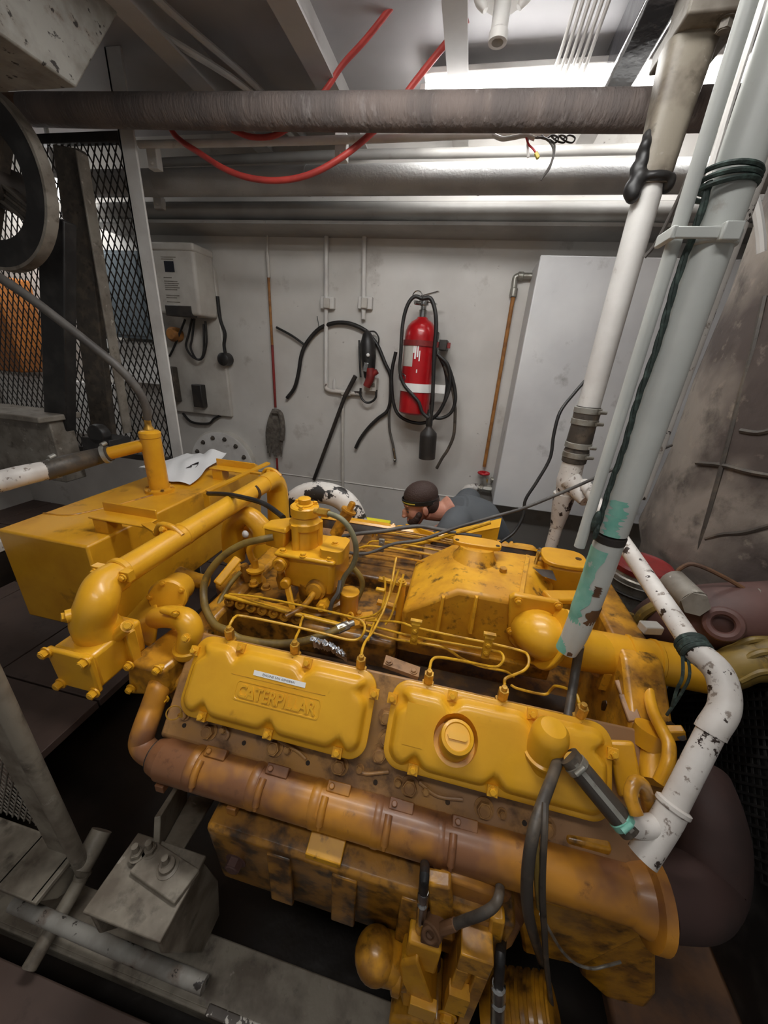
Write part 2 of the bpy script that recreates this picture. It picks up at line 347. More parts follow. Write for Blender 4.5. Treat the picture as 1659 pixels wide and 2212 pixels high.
# slim pipes between the brown pipe and the silver one
def slim(pts, r, name, label, mt):
    b = B(); b.tube(pts, r, 14, 5); return tag(build(b, name, mt), label, 'pipe')
slim([W(300, 312, Y=2.1), W(520, 308, Y=2.1), W(800, 300, Y=2.1), W(1030, 290, Y=2.1), W(1200, 284, Y=2.1)], .016, 'conduit_pipe', 'slim white pipe just under the brown overhead pipe', 'white')
slim([W(330, 352, Y=2.5), W(700, 336, Y=2.5), W(1000, 330, Y=2.5), W(1380, 322, Y=2.5)], .022, 'conduit_pipe', 'grey pipe between the slim white pipe and the silver pipe', 'girder')
for px, py, lab in ((738, 332, 'small white pipe clamp beside the red hose'), (335, 352, 'small white clamp at the left end of the wall pipes'), (345, 440, 'pale bracket at the left end of the silver pipe')):
    p = W(px, py, Y=2.445 if py > 400 else 2.125); b = B(); b.obox(p+Z_*(0 if py > 400 else .02), X_*.028, Y_*.02, Z_*(.03 if py > 400 else .05)); b.cyl(p-Y_*.03-Z_*.01, p-Y_*.01-Z_*.01, .008, n=8)
    tag(build(b, 'pipe_clamp', 'white', bevel=.003), lab, 'clamp')
# red air hoses
b = B(); b.tube([W(1010, 40, Y=1.95), W(950, 110, Y=2.0), W(890, 185, Y=2.03), W(850, 240, Y=2.03), W(800, 290, Y=2.01), W(745, 335, Y=1.98), W(690, 368, Y=1.97), W(640, 385, Y=1.97), W(585, 390, Y=1.97), W(530, 382, Y=1.97), W(480, 362, Y=1.98), W(430, 330, Y=2.0), W(392, 305, Y=2.02), W(370, 280, Y=2.03), W(360, 240, Y=2.03)], .0125, 12)
tag(build(b, 'air_hose', 'redhose'), 'red rubber hose sagging in a loop below the brown overhead pipe', 'hose')
b = B(); b.tube([W(850, 10, Y=1.95), W(790, 85, Y=1.99), W(740, 140, Y=2.02), W(705, 192, Y=2.03), W(660, 245, Y=2.03), W(600, 290, Y=2.03), W(545, 296, Y=2.03), W(500, 280, Y=2.03)], .011, 12)
tag(build(b, 'air_hose', 'redhose'), 'red rubber hose coming down from the ceiling behind the brown pipe', 'hose')
# caged lamp on the deckhead
p = W(1084, 20, Z=1.10); t = thing('ceiling_fitting', 'round white fitting with a short spout on the ceiling', 'fitting', p-Z_*.06)
b = B(); b.lathe(p+Z_*.10, -Z_, [(.09, 0), (.09, .03), (.07, .05), (.065, .08)], 28); build(b, 'base', 'white', t)
b = B(); b.lathe(p+Z_*.02, -Z_, [(.028, 0), (.028, .07), (.032, .075), (.032, .1), (.02, .1), (.02, .08)], 20, ); build(b, 'spout', 'white', t)
for s in (-1, 1): build(B().tube([p+V(s*.07, 0, .06), p+V(s*.075, 0, .03), p+V(s*.055, 0, .0)], [.026, .022, .010], 12), 'lug', 'white', t)
b = B(); b.box((.36, 1.0, 1.03), (.47, 2.35, 1.2)); tag(build(b, 'cable_tray', 'wrap', bevel=.012), 'dark glossy plastic-wrapped tray under the ceiling beside the pipe boot', 'cable tray')
# bundle of pale cables along the deckhead
for k, lab in enumerate(('leftmost', 'second from left', 'third from left', 'fourth from left', 'fifth from left', 'rightmost')):
    x = .17+.020*k
    b = B(); b.tube([(x+.006*(k % 2), 1.0, 1.15), (x, 1.5, 1.14), (x+.004, 1.9, 1.13-.004*k), (x-.01+.002*k, 2.16, 1.10-.008*(k % 3)), (x-.03, 2.3, 1.17)], .0065, 8)
    tag(build(b, 'cable', 'white'), 'pale cable under the ceiling above the light, %s of six' % lab, 'cable', 'pale cables along the ceiling')
# loose wire ends by the silver pipe
def wire(pts, r, mt, name, label, cat, k=6, n=8, **kw):
    b = B(); b.tube(pts, r, n, k); return tag(build(b, name, mt), label, cat, **kw)
wire([W(1065, 292, Y=2.0), W(1085, 300, Y=1.98), W(1110, 297, Y=1.97), W(1135, 293, Y=1.97), W(1155, 300, Y=1.97)], .008, 'white', 'cable', 'white sheathed cable end hanging under the brown pipe', 'cable')
wire([W(1136, 296, Y=1.97), W(1142, 312, Y=1.96), W(1152, 322, Y=1.96), W(1160, 334, Y=1.96)], .0035, 'redhandle', 'wire', 'thin red wire end with a yellow connector', 'wire')
b = B(); b.bar(W(1157, 330, Y=1.96), W(1163, 342, Y=1.96), .016, .012); tag(build(b, 'wire_connector', 'amber', bevel=.002), 'small yellow connector on the red wire', 'connector')
wire([W(1140, 298, Y=1.98), W(1140, 316, Y=1.97), W(1141, 340, Y=1.97)], .005, 'white', 'wire', 'short white wire stub beside the red wire', 'wire')
wire([W(1155, 298, Y=1.97), W(1180, 300, Y=1.95), W(1195, 322, Y=1.94), W(1190, 352, Y=1.94), W(1168, 390, Y=1.95)], .0035, 'greyhose', 'wire', 'longest grey wire curling down over the silver pipe', 'wire')
wire([W(1160, 296, Y=1.97), W(1192, 305, Y=1.95), W(1198, 325, Y=1.94), W(1188, 362, Y=1.94), W(1172, 384, Y=1.95)], .0035, 'greyhose', 'wire', 'grey wire running close beside the longest one', 'wire')
for k, lab in enumerate(('nearest the white cable', 'in the middle of the tangle', 'farthest right')):
    x = 1170+k*18
    wire([W(x, 292, Y=1.98), W(x+14, 304, Y=1.96), W(x+30, 308, Y=1.96), W(x+36, 298, Y=1.96), W(x+24, 292, Y=1.97), W(x+10, 300, Y=1.97)], .003, 'greyhose', 'wire', 'thin curled grey wire under the brown pipe, %s' % lab, 'wire', group='curled wires')
# light grey gusset plate, top left corner
b = B(); b.prism([(-1.75, -.2, .75), (-1.75, 1.4, .75), (-1.75, 1.68, 1.12), (-1.75, 1.75, 1.2), (-1.75, -.2, 1.2)], X_*.35)
tag(build(b, 'duct', 'greychip', bevel=.006), 'pale grey chipped duct corner hanging from the ceiling at top left', 'duct')
wire([(-1.42, 1.2, 1.1), (-1.41, 1.68, 1.1), (-1.197, 2.12, 1.1), (-1.15, 2.6, 1.1)], .014, 'white', 'conduit', 'thin white conduit along the ceiling just right of the duct corner', 'conduit')
wire([(-1.28, 1.2, 1.12), (-1.28, 1.66, 1.12), (-1.17, 2.1, 1.12), (-1.1, 2.6, 1.12)], .014, 'beam', 'conduit', 'greyer conduit along the ceiling right of the white one', 'conduit')
# =============================================================== LEFT BAY
t = thing('steel_post', 'tall white angle-iron post left of the bulkhead', 'post', (-1.77, 2.0, -1.6))
b = B(); b.box((-1.815, 2.0, -1.6), (-1.73, 2.012, 1.2)); b.box((-1.815, 2.0, -1.6), (-1.803, 2.07, 1.2)); build(b, 'angle', 'white', t, bevel=.002)
def mesh_panel(name, org, ex, ez, nx, nz, cw, ch, bw, mt, parent):
    """expanded metal: crossing strands in the plane org + ex, ez"""
    b = B(); w_, h_ = nx*cw, nz*ch; ex, ez = Vector(ex), Vector(ez); n = ex.cross(ez); slope = ch/cw
    for s in (1, -1):
        for k in range(-nz-1, nx+nz+1):
            x0 = k*cw; pts = []
            a = (x0, 0.) if s > 0 else (x0, 0.); e = (x0+s*nz*cw, h_)
            # clip to 0..w_
            t0, t1 = 0., 1.
            dx = e[0]-a[0]
            lo, hi = (0-a[0])/dx, (w_-a[0])/dx
            if lo > hi: lo, hi = hi, lo
            t0, t1 = max(t0, lo), min(t1, hi)
            if t1-t0 < 1e-3: continue
            p = org+ex*(a[0]+dx*t0)+ez*(h_*t0)+n*(.0012*s); q = org+ex*(a[0]+dx*t1)+ez*(h_*t1)+n*(.0012*s)
            b.bar(p, q, bw, .0024, side=n)
    return build(b, name, mt, parent, ang=30)
t = thing('mesh_guard', 'dark expanded-metal belt guard behind the pulley at left', 'guard', (-2.4, 2.05, -.75))
mesh_panel('wire_mesh', V(-3.3, 2.05, -.72), X_, Z_, 36, 19, .042, .085, .007, 'blackmetal', t)
for z in (-.74, .91): b = B(); b.box((-3.32, 2.03, z-.02), (-1.82, 2.07, z+.02)); build(b, 'rail', 'blackmetal', t, bevel=.003)
b = B(); b.bar(W(150, 320, Y=1.9), W(225, 935, Y=1.9), .15, .04, side=Y_); build(b, 'stile', 'greydark', t, bevel=.006)
b = B(); b.bar(W(176, 330, Y=1.88), W(276, 935, Y=1.88), .010, .06, side=Y_); build(b, 'edge_strip', 'greypaint', t, bevel=.003)
b = B(); b.bar(W(212, 760, Y=1.98), W(238, 930, Y=1.98), .06, .012, side=Y_); build(b, 'splice_plate', 'greychip', t, bevel=.003)
# pulley with its belt
pc = V(-1.945, 1.47, .525)
t = thing('pulley_wheel', 'big spoked pulley wheel with a worn bare rim, cut by the left edge', 'pulley', pc-Z_*.3)
b = B(); b.lathe(pc-Y_*.05, Y_, [(.288, 0), (.300, 0), (.300, .045), (.288, .045), (.288, 0)], 64, caps=False); build(b, 'rim', 'greypaint', t)
b = B(); b.lathe(pc-Y_*.05, Y_, [(.200, .006), (.2885, .003), (.2885, .043), (.262, .06), (.2, .055), (.200, .006)], 64, caps=False); build(b, 'web', 'black', t)
b = B(); b.lathe(pc-Y_*.035, Y_, [(.190, .0), (.215, .0), (.215, .04), (.190, .04), (.190, 0)], 48, caps=False); build(b, 'web_ring', 'black', t)
for k in range(4):
    a = math.radians(-33+90*k); d = V(math.cos(a), 0, math.sin(a)); s = V(-math.sin(a), 0, math.cos(a))
    b = B(); b.obox(pc+d*.14-Y_*.0, d*.10, s*.034, Y_*.02); b.obox(pc+d*.14-Y_*.02, d*.09, s*.006+d*0, Y_*.006)
    for q in (-1, 1): b.obox(pc+d*.14+s*q*.028-Y_*.024, d*.095, s*.006, Y_*.008)
    b.cyl(pc+d*.225-Y_*.024-Y_*.008, pc+d*.225-Y_*.016, .03, n=16)
    build(b, 'spoke', 'greydark', t, bevel=.003)
b = B(); b.lathe(pc-Y_*.06, Y_, [(.03, 0), (.075, 0), (.075, .14), (.03, .14)], 28); build(b, 'hub', 'blackmetal', t)
b = B(); b.bar((-1.83, 1.60, .46), (-2.20, 1.60, -.70), .135, .06, side=Y_); tag(build(b, 'drive_belt', 'black', bevel=.006), 'wide black belt running straight down from the pulley wheel', 'belt')
b = B(); b.box((-3.0, 1.5, -.75), (-2.06, 1.62, -.40)); b.box((-3.0, 1.44, -.42), (-2.04, 1.66, -.39)); tag(build(b, 'pedestal', 'greypaint', bevel=.006), 'pale grey machine base box under the pulley wheel', 'machine base')
p = W(205, 940, Y=1.55); b = B(); b.lathe(p, Y_, [(.05, 0), (.055, .02), (.05, .05), (.03, .06)], 18); b.box((p.x-.10, 1.55, p.z-.12), (p.x+.08, 1.68, p.z-.02)); tag(build(b, 'motor_foot', 'black', bevel=.004), 'black lump of machinery at the foot of the belt', 'machinery')
b = B(); b.box((-1.76, .2, -.94), (-1.68, 2.0, -.80)); b.box((-1.75, 1.86, -1.6), (-1.69, 1.96, -.94)); b.box((-1.75, .22, -1.6), (-1.69, .30, -.94)); co_ = tag(build(b, 'coaming', 'blackmetal', bevel=.004), 'low dark coaming with a chipped white edge behind the yellow tank', 'coaming')
b = B(); b.box((-1.74, .2, -.80), (-1.675, 2.0, -.755)); build(b, 'edge_strip', 'whitechip', co_, bevel=.004)
# behind the mesh
b = B(); b.box((-2.72, 2.55, .0), (-2.32, 2.69, .55)); b.box((-2.70, 2.545, .02), (-2.34, 2.55, .53)); tag(build(b, 'cabinet', 'blue', bevel=.006), 'blue-grey cabinet seen through the mesh beside the white post', 'cabinet')
b = B(); b.box((-2.80, 2.60, -.32), (-2.34, 2.69, -.02)); tag(build(b, 'notice_board', 'label', bevel=.003), 'white board seen through the mesh low on the bulkhead', 'board')
b = B(); b.box((-3.9, 2.35, -.3), (-3.35, 2.6, .35)); b.cyl((-3.6, 2.33, .1), (-3.6, 2.36, .1), .16); tag(build(b, 'machine_housing', 'orange', bevel=.02), 'orange machine housing seen through the mesh at the left edge', 'machine')
b = B(); b.box((-4.0, 2.60, -.8), (-2.8, 2.69, -.36)); tag(build(b, 'panel_board', 'label', bevel=.003), 'white lower panel seen through the mesh at the left edge', 'panel')
# grey hose curving to the filler neck
wire([W(-160, 500, Y=1.15), W(-60, 560, Y=1.18), W(0, 600, Y=1.2), W(60, 640, Y=1.22), W(130, 693, Y=1.25), W(200, 748, Y=1.28), W(255, 793, Y=1.31), W(295, 838, Y=1.34), W(315, 878, Y=1.36), W(319, 905, Y=1.37)], .0165, 'greyhose', 'vent_hose', 'grey rubber hose curving down onto the yellow filler neck', 'hose', n=14)
# =============================================================== ON THE BULKHEAD
def wl(px, py, off=.03): return W(px, py, Y=WY-off)
# converter box and its backing board
p0, p1 = wl(362, 552, .12), wl(452, 690, .12)
x0, x1, z1, z0 = wl(352, 640, .2).x-.02, wl(436, 640, .2).x, wl(400, 545, .15).z, wl(410, 682, .2).z
t = thing('backing_board', 'tall off-white board on the bulkhead right of the white post', 'board', (-1.95, WY, -.5))
bx0, bx1 = wl(350, 700, .04).x-.1, wl(478, 760, .04).x
b = B(); zt, zb = wl(400, 538, .04).z, wl(440, 895, .04).z
b.prism([(bx0, WY-.035, zb), (bx1+.03, WY-.035, zb), (bx1+.03, WY-.035, zb+.18), (bx1, WY-.035, zt-.12), (bx1-.06, WY-.035, zt-.02), (bx1-.12, WY-.035, zt), (bx0, WY-.035, zt)], Y_*.035)
build(b, 'board', 'offwhite', t, bevel=.008)
p = wl(431, 855, .07); build(B().obox(p, X_*.042, Y_*.03, Z_*.085), 'socket_box', 'blackmetal', t, bevel=.006)
p = wl(372, 830, .07); build(B().obox(p, X_*.045, Y_*.03, Z_*.13), 'dark_box', 'greydark', t, bevel=.006)
t = thing('inverter_box', 'white wall-mounted inverter box with a small dark display', 'inverter', ((x0+x1)/2, WY-.12, z0))
b = B(); yb, yf = WY-.036, WY-.24
b.prism([(x0, yf, z0), (x0, yf, z1), (x0, yb, z1+.03), (x0, yb, z0)], X_*(x1-x0)); build(b, 'case', 'offwhite', t, bevel=.02, seg=3)
b = B(); b.box((x0-.005, yf-.006, z1-.012), (x1+.005, yb, z1+.035)); build(b, 'top_cover', 'offwhite', t, bevel=.012, seg=3)
xm = (x0+x1)/2-.01; build(B().box((xm-.05, yf-.003, z1-.13), (xm+.02, yf, z1-.07)), 'display', 'screen', t)
build(B().box((x0+.06, yf-.004, z0-.01), (x1-.06, yf+.05, z0+.055)), 'terminal_cover', 'blackmetal', t, bevel=.003)
b = B()
for k, (w_, zz) in enumerate(((.11, .045), (.09, .056), (.06, .16), (.10, .18), (.11, .192), (.10, .204), (.11, .216), (.09, .228), (.10, .262), (.08, .275), (.10, .30), (.06, .33))):
    b.box((xm-.07, yf-.0016, z1-zz-.005), (xm-.07+w_, yf, z1-zz)); build(b, 'printed_line', 'greypaint', t); b = B()
for k, (pts, lab) in enumerate((([(415, 688), (408, 720), (402, 748), (415, 770), (432, 776), (440, 758), (440, 700)], 'thick cable looping under the inverter box, left strand'),
        ([(420, 688), (415, 730), (412, 752), (424, 775), (438, 772), (446, 740), (444, 694)], 'thick cable looping under the inverter box, right strand'),
        ([(400, 690), (388, 720), (375, 752), (366, 770)], 'dark cable running down left from the inverter box'))):
    wire([wl(x, y, .09) for x, y in pts], .008, 'black', 'power_cable', lab, 'cable')
wire([wl(x, y, .03) for x, y in ((470, 640), (476, 690), (486, 720), (484, 745), (488, 770))], .012, 'black', 'cable', 'black cable down the right side of the backing board', 'cable')
b = B(); p = wl(488, 776, .05); b.lathe(p+Y_*.05, -Y_, [(.03, 0), (.045, .02), (.045, .09), (.03, .1)], 20); tag(build(b, 'plug', 'black'), 'round black plug on the bulkhead right of the backing board', 'plug')
b = B(); p = wl(372, 722, .10); b.lathe(p+Y_*.06, -Y_, [(.05, 0), (.05, .06), (.035, .08)], 20); tag(build(b, 'lamp_cover', 'rod'), 'orange-brown round cover half hidden by the white post', 'cover')
wire([wl(x, y, .03) for x, y in ((395, 893), (415, 912), (450, 915), (462, 905), (475, 898))], .010, 'black', 'cable', 'black cable looped under the bottom of the backing board', 'cable')
# bolted round hatch
hc = wl(487, 1004, 0); t = thing('hatch_cover', 'round bolted hatch cover low on the bulkhead behind the tank', 'hatch', hc-Z_*.3)
b = B(); b.lathe(hc, -Y_, [(.30, 0), (.30, .03), (.29, .035)], 48); build(b, 'ring', 'offwhite', t)
b = B(); b.lathe(hc, -Y_, [(.285, .03), (.285, .048), (.27, .052)], 48); build(b, 'lid', 'white', t)
for k in range(14):
    a = 2*math.pi*k/14; build(B().hexb(hc+V(.24*math.cos(a), -.05, .24*math.sin(a)), -Y_, .014, .016), 'bolt', 'greydark', t)
# cord, broom handle and mop
wire([wl(578, 486), wl(577, 545), wl(579, 555), wl(580, 640)], .006, 'offwhite', 'cord', 'thin pale cord hanging from the girder left of the conduits', 'cord')
b = B(); b.cyl(wl(577, 545, .02), wl(581, 600, .02), .012, n=12); tag(build(b, 'cord_toggle', 'offwhite'), 'pale sleeve on the hanging cord', 'toggle')
t = thing('mop', 'mop hanging head-down on a pole against the bulkhead', 'mop', wl(597, 1000)-Z_*.05)
b = B(); b.tube([wl(580, 600), wl(588, 745)], .009, 10, smooth=False); build(b, 'pole', 'rod', t)
b = B(); b.tube([wl(588, 745), wl(595, 880)], .0095, 10, smooth=False); b.tube([wl(598, 990, .05), wl(600, 1030, .05), wl(601, 1060, .05)], .009, 10, smooth=False); build(b, 'pole_grip', 'redlid', t)
for k in range(16):
    a = (k-7.5)/7.5; b = B(); x = 595+a*5
    b.tube([wl(595+a*4, 884, .06), wl(594+a*11, 905, .07-.01*(k % 2)), wl(593+a*16, 935+4*(k % 3), .06), wl(592+a*15+3*math.sin(k*2.1), 962+8*(k % 4), .05)], [.010, .014, .013, .008], 7, 4)
    build(b, 'mop_strand', 'rag', t)
b = B(); b.tube([wl(590, 890, .08), wl(605, 893, .09), wl(611, 925, .08), wl(609, 950, .07)], .02, 9); build(b, 'rag', 'rag', t)
# two conduits with junction straps
def conduit(px0, px1, y0, y1, label):
    t = thing('wall_conduit', label, 'conduit', wl(px1, y1))
    b = B(); b.tube([wl(px0, y0), wl(px1, y1)], .0145, 14, smooth=False); build(b, 'pipe', 'white', t)
    p = wl((px0+px1)/2+4, 655, .02); build(B().obox(p, X_*.048, Y_*.02, Z_*.036), 'strap_block', 'white', t, bevel=.004)
    b = B(); b.obox(wl((px0+px1)/2+1, 655, .05), X_*.02, Y_*.012, Z_*.03); build(b, 'strap', 'offwhite', t, bevel=.004)
    return t
t = conduit(705, 704, 486, 832, 'left one of two white conduits on the bulkhead, ending in an elbow')
b = B(); b.tube([wl(704, 828), wl(704.5, 838), wl(712, 843), wl(725, 845), wl(760, 849), wl(782, 850)], .015, 12); build(b, 'lower_pipe', 'whitechip', t)
b = B(); b.obox(wl(748, 850), X_*.035, Y_*.02, Z_*.012); build(b, 'tee', 'offwhite', t, bevel=.004)
conduit(787, 785, 486, 690, 'right one of two white conduits on the bulkhead, behind the black tool')
wire([wl(741, 855), wl(740, 920), wl(740, 1000), wl(741, 1075), wl(740, 1120)], .012, 'offwhite', 'pipe', 'thin stained pipe dropping from the conduit tee to the floor', 'pipe')
b = B(); b.lathe(wl(722, 844, .03)+Z_*.012, Z_, [(.012, 0), (.01, .03), (.012, .05), (.006, .07)], 12); tag(build(b, 'toggle_handle', 'white'), 'small white lever standing on the lower conduit', 'lever')
o = text_mesh('MAIN', wl(733, 803, .004), wl(752, 803.5, .004)-wl(733, 803, .004), Z_*.024, -Y_, .003, 'handwritten_marking', 'redink', None); tag(o, 'upper line of faint red handwriting on the bulkhead', 'writing')
o = text_mesh('Turbo', wl(735, 816, .004), wl(762, 817, .004)-wl(735, 816, .004), Z_*.026, -Y_, .003, 'handwritten_marking', 'redink', None); tag(o, 'lower line of faint red handwriting on the bulkhead', 'writing')
b = B(); b.tube([wl(768, 812, .06), wl(745, 856, .06)], .016, 12, smooth=False); b.tube([wl(745, 856, .055), wl(712, 945, .05), wl(678, 1036, .04)], .014, 12, smooth=False)
tag(build(b, 'pry_bar', 'blackmetal'), 'long black bar leaning diagonally against the bulkhead', 'bar')
# black hose arcs
wire([wl(620, 860), wl(636, 838), wl(645, 805), wl(651, 768), wl(663, 740), wl(690, 710), wl(722, 698), wl(750, 698), wl(775, 706), wl(792, 716)], .0135, 'black', 'hose', 'black hose arching over the left conduit with its end hanging free', 'hose', n=12)
wire([wl(597, 707), wl(632, 726), wl(662, 748)], .008, 'black', 'wire', 'short stiff black wire sticking up left off the arching hose', 'wire')
wire([wl(685, 683), wl(688, 700), wl(690, 712)], .003, 'black', 'wire', 'hair-thin black wire above the arching hose', 'wire')
wire([wl(792, 716), wl(815, 745), wl(832, 785), wl(843, 810), wl(845, 845), wl(838, 885), wl(815, 905), wl(795, 925), wl(778, 948), wl(768, 968)], .0125, 'black', 'hose', 'black hose running from the black tool down to a loose end at lower left', 'hose', n=12)
wire([wl(843, 820), wl(842, 860), wl(840, 895), wl(842, 930), wl(850, 965), wl(854, 995)], .009, 'greyhose', 'hose', 'thin grey hose with a metal end left of the extinguisher', 'hose')
b = B(); b.cyl(wl(850, 968), wl(854, 992), .0115, n=10); b.ball(wl(853, 994), .013); tag(build(b, 'hose_nozzle', 'steel'), 'bright metal nozzle on the thin grey hose', 'nozzle')
# black tool in its pouch
t = thing('tool_pouch', 'black tool hanging from a hook over the right conduit', 'tool', wl(800, 840))
b = B(); b.lathe(wl(793, 714, .07), wl(797, 800, .07)-wl(793, 714, .07), [(.012, 0), (.03, .02), (.05, .08), (.052, .16), (.045, .22), (.036, .29), (.03, .30)], 20); build(b, 'body', 'black', t)
b = B(); b.tube([wl(800, 795, .11), wl(800, 815, .11), wl(792, 835, .11)], [.028, .03, .026], 14); b.tube([wl(800, 812, .11), wl(815, 802, .11)], .018, 12); build(b, 'grip', 'redlid', t)
b = B(); b.bar(wl(792, 783, .125), wl(788, 803, .125), .03, .01, side=Y_); build(b, 'plate', 'steel', t, bevel=.003)
b = B(); b.ball(wl(795, 767, .13), .012); build(b, 'lens', 'label', t)
b = B(); b.tube([wl(776, 735, .06), wl(777, 780, .06), wl(779, 815, .06)], .007, 8); build(b, 'cord', 'black', t)
wire([wl(797, 716, .05), wl(810, 717, .04), wl(818, 730, .04), wl(817, 745, .04)], .005, 'black', 'wire', 'thin black wire loop at the top of the black tool', 'wire')
wire([wl(779, 838, .06), wl(779, 855, .06), wl(788, 868, .06), wl(800, 869, .06), wl(811, 860, .06), wl(813, 842, .06)], .008, 'black', 'cord', 'black cord looped below the outlet box', 'cord')
t = thing('outlet_box', 'pale electrical outlet box below the black tool', 'outlet', wl(802, 843))
build(B().obox(wl(802, 830, .035), X_*.045, Y_*.035, Z_*.045), 'box', 'offwhite', t, bevel=.005)
b = B(); b.obox(wl(797, 833, .072), X_*.012, Y_*.003, Z_*.012); b.obox(wl(806, 832, .072), X_*.012, Y_*.003, Z_*.012); build(b, 'receptacle', 'greypaint', t, bevel=.002)
# fire extinguisher
ec = WY-.16
def E(px, py, off=0): return W(px, py, Y=ec-off)
top, bot = E(908, 690), E(893, 893); cxe = E(903, 790).x; zt, zb = top.z, bot.z
t = thing('fire_extinguisher', 'red fire extinguisher strapped to the bulkhead', 'fire extinguisher', (cxe, ec, zb)); R_ = .101
h = zt-zb; b = B(); b.lathe(V(cxe, ec, zb), Z_, [(R_-.014, 0), (R_, .012), (R_, h-.10), (R_*.97, h-.07), (R_*.86, h-.04), (R_*.65, h-.015), (R_*.38, h), (.03, h+.012)], 40); build(b, 'cylinder', 'red', t)
b = B(); b.lathe(V(cxe, ec, zb+h), Z_, [(.024, 0), (.026, .05), (.018, .055), (.018, .075), (.03, .078), (.03, .11), (.012, .115)], 20); b.cyl((cxe, ec, zb+h+.085), (cxe-.05, ec-.04, zb+h+.085), .012); build(b, 'valve', 'steel', t)
b = B(); b.bar((cxe-.02, ec, zb+h+.125), (cxe+.085, ec-.02, zb+h+.15), .028, .006); b.bar((cxe-.01, ec, zb+h+.10), (cxe+.08, ec-.02, zb+h+.085), .024, .006); b.torus((cxe-.04, ec-.02, zb+h+.12), Y_, .03, .004, 18, 6); build(b, 'handle', 'steel', t, bevel=.002)
b = B(); b.rings([[V(cxe+(R_+.0015)*math.sin(a), ec-(R_+.0015)*math.cos(a), z) for a in [math.radians(-62+6*k) for k in range(9)]] for z in (zb+h*.52, zb+h*.74)], False, False); build(b, 'paper_label', 'offwhite', t)
b = B()
for a0, zz, ww, hh in ((-6, .60, 3, .09), (2, .62, 2.5, .07), (9, .58, 2, .06), (-12, .66, 2.5, .05), (4, .46, 2, .02), (-3, .27, 3, .04)):
    b.rings([[V(cxe+(R_+.0018)*math.sin(a), ec-(R_+.0018)*math.cos(a), z) for a in [math.radians(a0-ww+ww*k) for k in range(3)]] for z in (zb+h*zz, zb+h*zz+hh)], False, False); build(b, 'paint_drip', 'label', t); b = B()
def strap(z, name, mt, hh):
    b = B(); b.lathe(V(cxe, ec, z), Z_, [(R_+.003, -hh), (R_+.006, -hh), (R_+.006, hh), (R_+.003, hh)], 40, caps=False); b.box((cxe+R_-.01, ec-.01, z-hh), (cxe+R_+.09, ec+.01, z+hh)); build(b, name, mt, t)
strap(zb+h*.76, 'upper_strap', 'redlid', .016); strap(zb+h*.30, 'lower_strap', 'label', .026)
b = B(); b.box((cxe+R_+.02, ec-.03, zb+h*.76-.03), (cxe+R_+.07, ec+.15, zb+h*.76+.03)); b.box((cxe+R_-.04, ec+.06, zb+h*.1), (cxe+R_, ec+.155, zb+h*.9)); build(b, 'bracket', 'blackmetal', t, bevel=.004)
b = B(); b.torus(V(cxe-.085, ec-R_*.75, zb+h*.40), Y_, .022, .004, 18, 6); build(b, 'pin_ring', 'steel', t)
def hs(pts, r, lab, off=.12, mt='black'): return wire([E(x, y, off) for x, y in pts], r, mt, 'extinguisher_hose', lab, 'hose', n=12)
hs([(912, 645), (895, 641), (880, 660), (870, 700), (866, 760), (864, 800), (872, 830), (893, 855), (905, 870), (912, 890), (925, 903)], .011, 'black extinguisher hose looping over the valve and crossing the front of the cylinder')
hs([(912, 645), (930, 645), (940, 672), (942, 710), (938, 760), (936, 820), (934, 870), (930, 905)], .012, 'black extinguisher hose running down the right side to the horn', .11)
hs([(855, 760), (846, 810), (850, 870), (865, 900), (900, 914), (930, 908), (955, 880), (966, 840), (962, 800), (950, 770)], .0115, 'wide black hose coil hanging behind the extinguisher', -.04)
hs([(948, 770), (965, 785), (978, 820), (984, 860), (975, 890), (955, 903), (935, 902)], .011, 'outer black hose coil right of the extinguisher', .02)
hs([(945, 765), (968, 790), (972, 830), (964, 860), (948, 890), (930, 908)], .011, 'middle black hose coil right of the extinguisher', .03)
hs([(960, 790), (975, 830), (982, 870), (983, 900), (980, 940), (968, 970), (955, 990), (943, 1012)], .0105, 'black hose trailing down right of the horn to a metal end', 0, 'greydark')
t = thing('extinguisher_horn', 'dark grey cylindrical discharge horn hanging below the extinguisher', 'horn', E(922, 1000, .1))
a, c_ = E(929, 885, .1), E(922, 990, .1)
b = B(); b.lathe(a, c_-a, [(.014, 0), (.018, .02), (.02, .11), (.026, .12), (.054, .15), (.056, .17), (.055, (c_-a).length), (.048, (c_-a).length), (.046, .18)], 28); build(b, 'horn', 'blackmetal', t)
b = B(); b.lathe(a-Z_*.0, c_-a, [(.017, .02), (.022, .03), (.022, .10), (.018, .11)], 18); build(b, 'grip', 'black', t)
# orange rod pipe, elbow, valve
t = thing('riser_pipe', 'rusty orange riser pipe on the bulkhead with a grey elbow at its top', 'pipe', wl(1046, 1005))
b = B(); b.tube([wl(1112, 622), wl(1046, 1008)], .012, 12, smooth=False); build(b, 'riser', 'rod', t)
b = B(); b.tube([wl(1108, 640), wl(1112, 605), wl(1116, 598), wl(1126, 596), wl(1160, 597)], .017, 14); build(b, 'elbow', 'galv', t)
b = B(); b.lathe(wl(1109, 634)-Z_*.02, Z_, [(.018, 0), (.022, .005), (.022, .045), (.018, .05)], 16); b.lathe(wl(1122, 596)-X_*.01, X_, [(.018, 0), (.023, .005), (.023, .03), (.018, .035)], 16); build(b, 'collar', 'galv', t)
t = thing('gate_valve', 'small gate valve with a red handwheel beside the white panel', 'valve', wl(1045, 1075))
b = B(); b.tube([wl(1006, 1076, .06), wl(1003, 1062, .06), wl(1010, 1054, .06), wl(1024, 1052, .06)], .024, 16); b.lathe(wl(1022, 1052, .06), X_, [(.022, 0), (.028, .004), (.028, .03), (.022, .035)], 18); build(b, 'elbow', 'whitechip', t)
